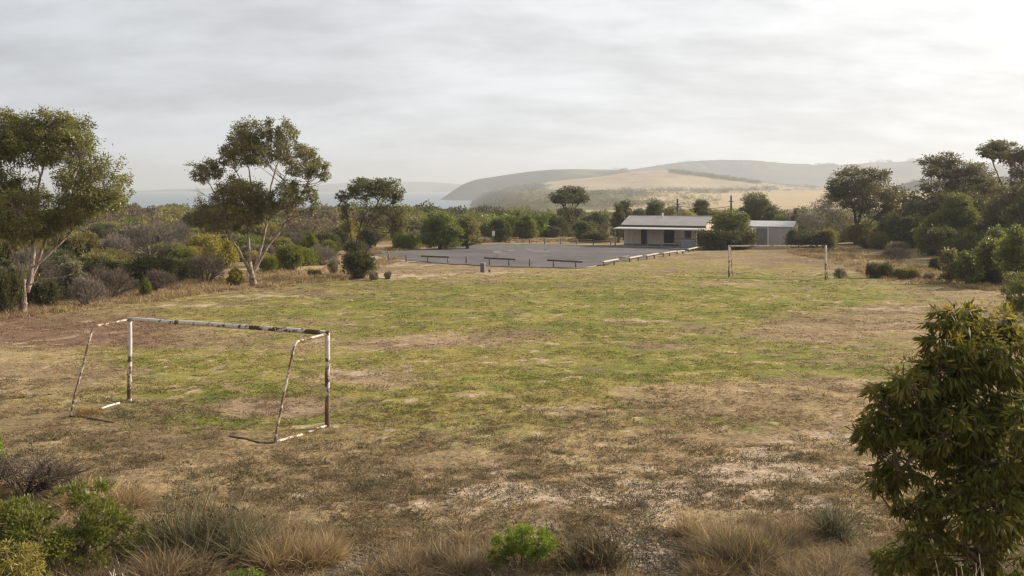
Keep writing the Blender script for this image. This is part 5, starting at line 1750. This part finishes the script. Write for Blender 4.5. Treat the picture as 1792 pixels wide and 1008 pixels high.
def darktufts(n, y0, y1):
    """small dark weedy tussocks scattered on the bare foreground soil"""
    x, y = field_points(n, y0, y1, 1.5)
    px, py = to_px(x, y, 0 * x)
    keep = (rng.random(n) < sstep(.36, .58, fbm(x, y, .5, 3, 71)) * sstep(640, 800, py + 160 * (fbm(x, y, .2, 2, 72) - .5)))
    x, y = x[keep], y[keep]
    m = len(x); nb = 46
    k = np.repeat(np.arange(m), nb)
    sz = rng.uniform(.06, .24, m) * rng.uniform(.55, 1, m)
    P0 = np.stack([x, y, h(x, y) - .01], 1)
    c = np.where((rng.random(m) < .5)[:, None], np.array([.135, .105, .06])[None], np.where((rng.random(m) < .6)[:, None], np.array([.125, .12, .05])[None], np.array([.24, .175, .095])[None]))
    an = rng.uniform(0, 2 * PI, len(k)); rd = np.sqrt(rng.random(len(k))) * sz[k] * 1.5
    p = P0[k] + np.stack([np.cos(an) * rd * 1.3, np.sin(an) * rd, 0 * rd], 1)
    d = np.stack([np.cos(an) * .6, np.sin(an) * .6, rng.uniform(.4, 1, len(k))], 1) + rng.standard_normal((len(k), 3)) * .25
    b = rng.standard_normal((len(k), 3)) * .3; b[:, 2] = -.25
    mb = MB(); mb.blades(p, d, b, sz[k] * rng.uniform(.5, 1.1, len(k)), .014, rng, col=c[k] * rng.uniform(.7, 1.3, (len(k), 1)))
    return mb


tag(darktufts(7500, 15.5, 44).build('weed_tufts', m_turf), 'small dark weed tufts dotted over the bare foreground soil', kind='stuff')


def straw_fringe(n, sampler, hmin, hmax, wid, cols, nb=14, bend=.35, spread=.16):
    x, y, sc = sampler(n)
    k0 = ~inside(x, y, CPX)
    x, y, sc = x[k0], y[k0], sc[k0]
    m = len(x)
    k = np.repeat(np.arange(m), nb)
    sz = rng.uniform(hmin, hmax, m) * sc
    P0 = np.stack([x, y, h(x, y) - .02], 1)
    ci = rng.integers(0, len(cols), m)
    c = np.array(cols)[ci]
    p = P0[k] + rng.standard_normal((len(k), 3)) * (spread, spread, 0)
    d = rng.standard_normal((len(k), 3)) * .38; d[:, 2] = 1
    b = rng.standard_normal((len(k), 3)) * bend; b[:, 2] = -.2
    mb = MB(); mb.blades(p, d, b, sz[k] * rng.uniform(.55, 1.1, len(k)), wid * np.maximum(1, y[k] / 30), rng, col=c[k] * rng.uniform(.75, 1.25, (len(k), 1)))
    return mb


STRAWS = [(.40, .29, .145), (.33, .235, .12), (.27, .19, .10), (.46, .35, .19)]


def px_band(pts, jit):
    """sampler along a polyline of photo ground pixels with a vertical jitter in px"""
    pts = np.array(pts, float)
    def f(n):
        px = rng.uniform(pts[0, 0], pts[-1, 0], n)
        py = np.interp(px, pts[:, 0], pts[:, 1]) + rng.uniform(-1, 1, n) * np.interp(px, pts[:, 0], pts[:, 2]) * jit
        k = (py - HOR) / F
        y = 5.8625 / np.maximum(k - SLOPE, .01); y = np.where(y < 35, 6.3 / k, y)
        x = (px - 896) / F * y
        y2 = y
        keep = fbm(x, y2, .5, 3, 81) > rng.uniform(.30, .6, n)
        return x[keep], y2[keep], np.ones(keep.sum()) * (.6 + .8 * fbm(x[keep], y2[keep], .35, 2, 82))
    return f


mb = straw_fringe(2600, px_band([(-60, 556, 9), (60, 548, 9), (160, 532, 10), (260, 518, 12), (360, 505, 10), (450, 492, 10), (540, 486, 14), (620, 478, 10), (700, 452, 6)], 1.0), .25, .6, .014, STRAWS)
tag(mb.build('dry_grass', m_turf), 'tall straw-coloured grass along the left edge of the field', kind='stuff')
mb = straw_fringe(1700, px_band([(640, 447, 5), (720, 434, 4), (800, 427, 4), (900, 419, 7), (1000, 416, 9), (1080, 418, 8)], 1.0), .22, .5, .018, STRAWS)
tag(mb.build('dry_grass', m_turf), 'pale dry grass behind the car park', kind='stuff')
mb = straw_fringe(2200, px_band([(1380, 440, 4), (1450, 447, 10), (1540, 470, 22), (1620, 485, 14), (1700, 500, 7), (1800, 505, 8)], 1.0), .25, .6, .015, STRAWS)
tag(mb.build('dry_grass', m_turf), 'dry grass along the right edge of the field', kind='stuff')


# ------------------------------------------------------------------ FOREGROUND PLANTS
def tussock(name, label, px, by, wpx, hpx, cols, n, seed, wid=.012, lean=.75, bend=.35, cat='tussock', grp='tussocks along the foreground bank', heads=None, base_r=.35, D=None):
    rg = np.random.default_rng(seed)
    p0 = at(px, by) if D is None else ground_at(px, D)
    s = p0.y / F
    r, H = wpx * s / 2, hpx * s * (.98 if name == 'rush_clump' else .80)
    if name != 'rush_clump': n, wid = int(n * 1.35), wid * .75
    # several ragged sub-clumps, each with its own lean and height
    nc = max(4, int(7 * r / .6))
    ca = rg.uniform(0, 2 * PI, nc); cr = np.sqrt(rg.random(nc)) * r * .62
    cc = np.stack([np.cos(ca) * cr, np.sin(ca) * cr * .7, 0 * cr], 1)
    cd = np.stack([np.cos(ca) * .35 * cr / r, np.sin(ca) * .35 * cr / r, 0 * cr], 1) + rg.standard_normal((nc, 3)) * (.22, .22, 0)
    chh = rg.uniform(.55, 1.08, nc) * (1 - .35 * (cr / r) ** 2)
    ctint = rg.uniform(.72, 1.25, nc)
    k = rg.integers(0, nc, n)
    an = rg.uniform(0, 2 * PI, n)
    rd = np.abs(rg.standard_normal(n)) * r * .17
    out_ = np.stack([np.cos(an), np.sin(an), 0 * an], 1)
    p = cc[k] + out_ * rd[:, None] * (1, .8, 0)
    p[:, 2] = h(p[:, 0] + p0.x, p[:, 1] + p0.y) - p0.z - .02
    sp = np.abs(rg.standard_normal(n)) * lean * .5
    d = cd[k] + out_ * sp[:, None] + rg.standard_normal((n, 3)) * .26 + (0, 0, 1)
    flat = rg.random(n) < .2                                         # broken, nearly lying stalks
    d[flat, 2] *= .25
    b = out_ * (bend * rg.uniform(0, 1.4, n))[:, None] + rg.standard_normal((n, 3)) * .30
    b[:, 2] -= bend * .5 * rg.random(n)
    Ln = H * chh[k] * np.where(rg.random(n) < .35, rg.uniform(.25, .6, n), rg.uniform(.6, 1.12, n))
    mb = MB()
    c = np.array(cols)[rg.integers(0, len(cols), n)] * (ctint[k] * rg.uniform(.55, 1.4, n))[:, None]
    mb.blades(p, d, b, Ln, wid * rg.uniform(.45, 1.7, n), rg, col=c)
    if heads:
        nh, hc = heads
        i = rg.integers(0, n, nh)
        dd = d[i] / np.linalg.norm(d[i], axis=1)[:, None]
        tip = p[i] + dd * Ln[i][:, None] * .95 + b[i] * Ln[i][:, None] * .85
        for q in range(9):
            t2 = tip + rg.standard_normal((nh, 3)) * .035
            mb.blades(t2, rg.standard_normal((nh, 3)), rg.standard_normal((nh, 3)) * .2, rg.uniform(.03, .08, nh), .025, rg, col=np.tile(np.array([hc]), (nh, 1)) * rg.uniform(.7, 1.3, (nh, 1)))
    o = mb.build(name, m_turf, loc=p0)
    tag(o, label, cat, grp)
    return o


GR = [(.42, .30, .15), (.34, .24, .12), (.52, .40, .22), (.25, .18, .10)]
BRN = [(.31, .24, .14), (.24, .18, .105), (.42, .33, .20), (.165, .125, .078)]
RUSH = [(.14, .135, .07), (.19, .175, .10), (.11, .11, .058), (.28, .235, .14)]
tussock('dry_grass_tussock', 'golden dry grass clump behind the green shrub at lower left', 190, 885, 190, 64, GR, 2600, 1)
tussock('dry_grass_tussock', 'thin golden grass clump right of the bare shrub at lower left', 130, 868, 130, 56, GR, 1300, 2)
tussock('rush_clump', 'large grey-green rush clump with brown seed heads at lower left', 350, 968, 200, 118, RUSH, 2600, 3, wid=.014, lean=.9, bend=.25, heads=(110, (.12, .065, .035)))
tussock('rush_clump', 'grey-green rush clump leaning right beside the large seeding one', 405, 975, 130, 100, RUSH, 1500, 13, wid=.014, lean=.9, bend=.3)
tussock('dry_grass_tussock', 'tan dome-shaped grass tussock left of the pale sand patch', 530, 978, 150, 96, GR[:2] + BRN[2:3], 3600, 4, lean=1.0, bend=.3)
tussock('dry_grass_tussock', 'straw tussock with drooping blades just left of the tan dome tussock', 478, 992, 110, 92, GR, 2000, 5, lean=1.0, bend=.45)
tussock('dry_grass_tussock', 'brown tangled grass clump in the lower left corner behind dead sticks', 300, 1010, 220, 74, BRN + GR[:1], 3600, 6, lean=1.1, bend=.5)
tussock('dry_grass_tussock', 'brown tangled grass under the green shrub at lower left', 150, 1015, 200, 66, BRN + GR[:1], 2600, 16, lean=1.1, bend=.5)
tussock('dry_grass_tussock', 'small pale straw tuft on the sand patch', 640, 1012, 60, 46, GR, 700, 7, lean=.9)
tussock('dry_grass_tussock', 'brown bristly brush clump left of the bright green bush', 790, 1000, 180, 72, BRN + GR[:1], 3800, 8, lean=1.1, bend=.4)
tussock('dry_grass_tussock', 'low tan grass clump at the centre bottom edge', 705, 1004, 150, 58, BRN + GR[:2], 2400, 9, lean=1.0, bend=.4)
tussock('dry_grass_tussock', 'short golden tuft behind the brown bristly brush', 805, 948, 70, 36, GR, 800, 10, lean=.9)
tussock('rush_clump', 'dark rush clump with brown tips right of the bright green bush', 1038, 1002, 122, 92, RUSH + BRN[:1], 1500, 11, wid=.016, lean=.75, bend=.1, heads=(160, (.14, .085, .05)))
tussock('dry_grass_tussock', 'golden grass at the left of the wide weedy clump', 1205, 950, 90, 62, GR, 1300, 12, lean=.9)
tussock('dry_grass_tussock', 'wide weedy brown clump right of the gravel gap', 1300, 985, 210, 92, BRN + GR[:2] + [(.13, .125, .05)], 4200, 14, lean=1.0, bend=.35)
tussock('dry_grass_tussock', 'pale brush clump between the weedy clump and the single rush', 1390, 950, 120, 66, GR + BRN[:2], 1900, 15, lean=1.0)
tussock('rush_clump', 'single spiky grey-green rush standing left of the leafy tree', 1468, 950, 74, 84, RUSH, 900, 17, wid=.016, lean=.7, bend=.12)
tussock('dry_grass_tussock', 'brown matted grass at the foot of the spiky rush', 1480, 990, 190, 50, BRN + GR[:1], 3000, 18, lean=1.2, bend=.55)
tussock('dry_grass_tussock', 'brown matted grass along the bottom edge near the leafy tree', 1400, 1022, 240, 62, BRN + GR[:1], 3400, 19, lean=1.1, bend=.5)
tussock('dry_grass_tussock', 'golden matted grass along the bottom edge below the weedy clump', 1240, 1026, 160, 56, GR + BRN[:2], 2200, 20, lean=1.1, bend=.5)
tussock('dry_grass_tussock', 'grey brushwood clump beneath the overhanging leafy tree', 1545, 1000, 120, 60, BRN, 1900, 21, lean=1.1, bend=.5)
tussock('dry_grass_tussock', 'tan tuft at the bottom edge right of the dark rush clump', 1110, 1024, 80, 50, GR + BRN[:1], 900, 22, lean=.9)
tussock('dry_grass_tussock', 'golden tuft growing against the left foot of the near goal', 152, 727, 56, 22, [(.40, .26, .10), (.33, .21, .085)], 700, 23, grp='tufts by the goal')
tussock('dry_grass_tussock', 'pale tuft growing against the right foot of the near goal', 585, 757, 46, 13, GR, 380, 24, grp='tufts by the goal')
# brushy ground cover between the foreground plants
def fgs(n):
    px = rng.uniform(-40, 1832, n)
    lim = np.interp(px, [0, 250, 480, 505, 520, 650, 690, 760, 900, 1080, 1092, 1165, 1190, 1300, 1480, 1800], [850, 870, 900, 920, 1012, 1012, 955, 945, 955, 960, 1030, 1030, 950, 915, 930, 940])
    py = lim + rng.random(n) * 110
    k = (py - HOR) / F
    y = np.where(6.3 / k < 17, (6.3 - 17 * .27) / (k - .27), 6.3 / k)
    x = (px - 896) / F * y
    keep = fbm(x, y, .9, 3, 85) > rng.uniform(.25, .6, n)
    return x[keep], y[keep], np.ones(keep.sum())
mb = straw_fringe(5200, fgs, .10, .34, .010, BRN + GR[:2], nb=16, bend=.6, spread=.12)
tag(mb.build('dry_grass', m_turf), 'matted dry grass and litter along the foreground', kind='stuff')


def leafy_shrub(name, label, px, by, wpx, hpx, lumps, lmat, smat, seed, L, W, dens, D=None, droop=-.2, grp=None, cat='shrub', stems=14, up=.35, shoot=0.0):
    """a close shrub built in real units: lumps are (dx, dz, rx, rz) in units of width/height fractions"""
    rg = np.random.default_rng(seed)
    p0 = at(px, by) if D is None else ground_at(px, D)
    s = p0.y / F
    Wd, H = wpx * s, hpx * s
    root = empty(name, p0); tag(root, label, cat, grp)
    st, lf = MB(), MB()
    for (dx, dz, rx, rz) in lumps:
        c = np.array((dx * Wd, rg.uniform(-.25, .25) * Wd, dz * H))
        rad = (rx * Wd, rx * Wd * .9, rz * H)
        fill_clump(lf, st, c, rad, rg, L, W, dens, droop, np.array((dx * Wd * .3, 0, dz * H * .2)), twig_r=.008, up=up)
        m = np.array((dx * Wd * .45, c[1] * .4, dz * H * .45)) + rg.standard_normal(3) * .03
        st.tube(bez(np.array((dx * Wd * .15, 0, -.1)), m, c, 7), np.linspace(.022, .008, 7), 6)
    st.build('stems', smat, root); lf.build('foliage', lmat, root)
    return root


leafy_shrub('leafy_shrub', 'dense dark green leafy shrub at the lower left', 105, 990, 275, 146,
            [(-.36, .55, .20, .30), (-.15, .68, .18, .26), (.10, .72, .18, .26), (.28, .58, .17, .28), (.38, .36, .13, .26), (-.02, .45, .26, .34), (-.30, .3, .2, .28), (.2, .3, .22, .28), (-.45, .6, .14, .22)],
            LF['green'], BARK['mid'], 1, .075, .034, 4.2, grp=None)
leafy_shrub('leafy_shrub', 'small bright green bush at the centre bottom of the picture', 915, 1002, 128, 96,
            [(-.22, .5, .20, .30), (.0, .66, .20, .30), (.22, .55, .20, .28), (.05, .35, .30, .32), (-.3, .3, .16, .25), (.34, .32, .15, .22)],
            LF['bright'], BARK['mid'], 2, .06, .014, 3.2, droop=-.7)
leafy_shrub('leafy_shrub', 'olive narrow-leaved shrub in the bottom left corner', 10, 1060, 140, 120,
            [(-.2, .5, .3, .3), (.15, .55, .28, .3), (.3, .35, .22, .3), (0, .75, .25, .22)], LF['yellow'], BARK['mid'], 3, .09, .018, 2.4, droop=.2)
leafy_shrub('leafy_shrub', 'small fresh green shrub cut by the left edge above the leafy shrub', -22, 862, 76, 92,
            [(0, .5, .4, .35), (.1, .75, .32, .25), (.25, .4, .3, .3)], LF['bright'], BARK['mid'], 4, .06, .022, 3.0)
leafy_shrub('leafy_shrub', 'bushy green shrub with bright tips cut by the right edge', 1800, 562, 84, 84,
            [(-.2, .45, .3, .35), (.1, .5, .35, .4), (-.12, .8, .28, .22), (.2, .85, .3, .2), (-.3, .25, .25, .25)], LF['green'], BARK['mid'], 5, .10, .04, 3.2)
leafy_shrub('leafy_shrub', 'little fresh green weed at the bottom edge left of the tan tussock', 430, 1024, 70, 30,
            [(-.3, .5, .25, .4), (.1, .6, .25, .4), (.35, .4, .2, .35)], LF['bright'], BARK['mid'], 6, .05, .016, 2.4)
leafy_shrub('leafy_shrub', 'yellowish weed showing through the wide weedy brown clump', 1300, 990, 90, 60,
            [(-.25, .5, .22, .3), (.1, .6, .22, .3), (.3, .4, .2, .3)], LF['yellow'], BARK['mid'], 7, .06, .016, 1.4, droop=-.4)


def bare_shrub(name, label, px, by, wpx, hpx, mat, seed, lean=(0, 0), n=10, D=None, r0=.022, levels=((4, .5), (4, .55), (5, .6)), cat='shrub'):
    rg = np.random.default_rng(seed)
    p0 = at(px, by) if D is None else ground_at(px, D)
    s = p0.y / F
    Wd, H = wpx * s, hpx * s
    mb = MB()
    th = rg.uniform(0, 2 * PI, n)
    d = np.stack([np.cos(th) * .6, np.sin(th) * .4, rg.uniform(.6, 1.1, n)], 1) + np.array((lean[0], 0, lean[1]))
    d /= np.linalg.norm(d, axis=1)[:, None]
    p = rg.standard_normal((n, 3)) * (.06, .06, 0)
    sc = np.array((Wd * .55, Wd * .5, H * .5))
    e = p + d * sc * rg.uniform(.6, 1, (n, 1))
    mb.sticks(p, e, r0, r0 * .65)
    r = r0 * .6
    ln = .42
    for (k, spread) in levels:
        pp = np.repeat(e, k, 0); dd = np.repeat(d, k, 0)
        st = pp - np.repeat(e - p, k, 0) * rg.uniform(0, .6, (len(pp), 1))
        nd = dd + rg.standard_normal(dd.shape) * spread; nd[:, 2] += .1
        nd /= np.linalg.norm(nd, axis=1)[:, None]
        ee = st + nd * sc * ln * rg.uniform(.5, 1.2, (len(pp), 1))
        mb.sticks(st, ee, r, r * .6)
        p, e, d = st, ee, nd
        r *= .6; ln *= .7
    o = mb.build(name, mat, loc=p0)
    tag(o, label, cat)
    return o


bare_shrub('bare_shrub', 'leafless grey-brown shrub with fine twigs above the green shrub at lower left', 45, 872, 190, 118, BARK['brown_twig'], 5, lean=(.1, 0), n=16, levels=((5, .5), (5, .55), (5, .6)))
bare_shrub('dead_branch', 'bleached dead sticks poking up at the bottom left', 215, 1045, 130, 88, BARK['bone'], 6, n=5, r0=.016, levels=((2, .4),), cat='branch')
bare_shrub('dead_branch', 'pale dead twigs in front of the bright green centre bush', 885, 1020, 110, 82, BARK['dead'], 7, n=8, r0=.009, levels=((2, .35), (2, .4)), cat='branch')
bare_shrub('dead_branch', 'bleached bare branches at the bottom right under the leafy tree', 1740, 1075, 170, 420, BARK['bone'], 8, n=7, D=8.9, r0=.011, levels=((2, .45), (2, .5)), cat='branch')
bare_shrub('dead_branch', 'thin dry twigs standing in the wide weedy brown clump', 1370, 965, 120, 70, BARK['brown_twig'], 9, n=12, r0=.009, levels=((3, .4), (2, .4)), cat='branch')
bare_shrub('dead_branch', 'thin dark twig left of the spiky rush', 1440, 945, 40, 72, BARK['brown_twig'], 10, n=3, r0=.010, levels=((3, .4), (2, .4)), cat='branch')

# small stones and sticks on the bare ground
def pebbles(n, px0, px1, py0, py1, label, rmin=.012, rmax=.04):
    mb = MB()
    px = rng.uniform(px0, px1, n); py = rng.uniform(py0, py1, n)
    k = (py - HOR) / F
    y = 6.3 / k; x = (px - 896) / F * y
    z = h(x, y)
    ico = np.array([(0, 0, 1), (.9, 0, .35), (.28, .85, .4), (-.72, .53, .35), (-.72, -.53, .4), (.28, -.85, .35), (0, 0, -.4)])
    tri = np.array([(0, 1, 2), (0, 2, 3), (0, 3, 4), (0, 4, 5), (0, 5, 1), (6, 2, 1), (6, 3, 2), (6, 4, 3), (6, 5, 4), (6, 1, 5)])
    r = rng.uniform(rmin, rmax, n) ** 1.0
    V = np.stack([x, y, z], 1)[:, None, :] + ico[None] * r[:, None, None] * rng.uniform(.6, 1.3, (n, 7, 3))
    T = (np.arange(n)[:, None, None] * 7 + tri[None]).reshape(-1, 3)
    c = np.array([.40, .33, .25])[None] * rng.uniform(.45, 1.25, (n, 1))
    mb.add(V.reshape(-1, 3), None, T, col=np.repeat(c, 7, 0))
    tag(mb.build('pebbles', m_turf), label, kind='stuff')


pebbles(900, 500, 700, 950, 1006, 'loose pebbles on the sand patch at the bottom')
pebbles(900, 1080, 1200, 930, 1006, 'loose pebbles in the gravel gap at the bottom')
pebbles(1400, 620, 1520, 800, 930, 'scattered small stones on the bare foreground soil', .008, .03)

# fallen twigs and stalks lying about
n = 2600
px = rng.uniform(-20, 1812, n); py = 1006 - np.abs(rng.standard_normal(n)) * 70
k = (py - HOR) / F
y = np.where(6.3 / k < 17, (6.3 - 17 * .27) / (k - .27), 6.3 / k); x = (px - 896) / F * y
keep = fbm(x, y, .8, 3, 87) > .46
x, y = x[keep], y[keep]; n = len(x)
a_ = rng.uniform(0, 2 * PI, n); ln = rng.uniform(.06, .34, n)
p0 = np.stack([x, y, h(x, y) + .015], 1)
x1, y1 = x + np.cos(a_) * ln, y + np.sin(a_) * ln
p1 = np.stack([x1, y1, h(x1, y1) + rng.uniform(.01, .10, n)], 1)
mb = MB()
mb.sticks(p0, p1, .006, .003, 0)
tag(mb.build('fallen_twigs', BARK['dead']), 'pale dry twigs lying over the foreground soil', kind='stuff')

# ------------------------------------------------------------------ THE LEAFY TREE AT THE RIGHT
lt = tree('leafy_tree', 'large dark leafy tree with long drooping leaves at the lower right', (1735, 1060), 10.0,
     [([(1735, 1120), (1732, 1040), (1728, 960)], .07, .055), ([(1730, 990), (1690, 900), (1650, 820), (1610, 740)], .032, .014), ([(1728, 970), (1722, 860), (1715, 750), (1710, 640)], .035, .014),
      ([(1730, 970), (1765, 860), (1785, 760), (1800, 660)], .035, .014), ([(1732, 1000), (1680, 950), (1620, 920), (1570, 905)], .025, .012), ([(1690, 900), (1620, 850), (1560, 815)], .02, .01)],
     [(1680, 765, 90, 66), (1745, 690, 80, 60), (1650, 645, 56, 38), (1640, 750, 70, 54), (1760, 860, 80, 70), (1690, 880, 70, 50), (1610, 930, 50, 30), (1700, 572, 62, 28), (1755, 575, 60, 26), (1665, 612, 48, 34), (1735, 625, 85, 48), (1800, 640, 60, 60), (1680, 660, 60, 40), (1590, 672, 56, 26), (1548, 705, 44, 34), (1612, 715, 66, 42), (1690, 722, 80, 50),
      (1775, 730, 70, 60), (1560, 755, 52, 40), (1530, 772, 34, 28), (1630, 785, 70, 44), (1710, 800, 80, 52), (1790, 820, 60, 60), (1585, 820, 56, 34), (1545, 838, 32, 24), (1650, 855, 62, 40), (1730, 880, 76, 48, .8),
      (1600, 885, 46, 24), (1640, 920, 40, 24, .7), (1790, 900, 60, 50), (1565, 965, 46, 22), (1620, 985, 60, 34), (1690, 970, 60, 40, .7), (1760, 980, 60, 40, .7), (1545, 985, 24, 16)],
     LF['near'], BARK['mid'], 41, rk=.82, L=.100, W=.025, dens=5.2, droop=.9, depth=.45, twig=.006, up=.25)

yl = MB(); rgy = np.random.default_rng(55)  # yellower leaves over the upper clumps, sunlight put into their colour
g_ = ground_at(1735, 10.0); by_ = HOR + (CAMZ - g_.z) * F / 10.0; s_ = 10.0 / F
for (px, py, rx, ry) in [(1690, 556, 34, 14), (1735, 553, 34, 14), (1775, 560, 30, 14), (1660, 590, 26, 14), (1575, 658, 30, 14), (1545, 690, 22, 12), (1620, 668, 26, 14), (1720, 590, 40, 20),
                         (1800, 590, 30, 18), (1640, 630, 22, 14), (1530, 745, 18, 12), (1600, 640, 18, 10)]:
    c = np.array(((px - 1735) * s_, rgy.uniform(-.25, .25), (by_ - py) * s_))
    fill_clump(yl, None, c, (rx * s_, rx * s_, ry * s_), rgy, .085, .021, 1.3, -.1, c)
yl.build('sunlit_leaves', LF['sunlit'], lt)

# ------------------------------------------------------------------ HAZE
mh, t = newmat('sea_haze')
hz = t('ShaderNodeVolumePrincipled', {'Color': (.865, .905, .945, 1), 'Density': 0.00023, 'Anisotropy': .25})
t('ShaderNodeOutputMaterial', {'Volume': hz.outputs[0]})
mb = MB(); mb.box(-13000, 13000, -420, 15500, -36, 150)
tag(mb.build('haze', mh), 'thin sea haze over the whole valley', kind='stuff')
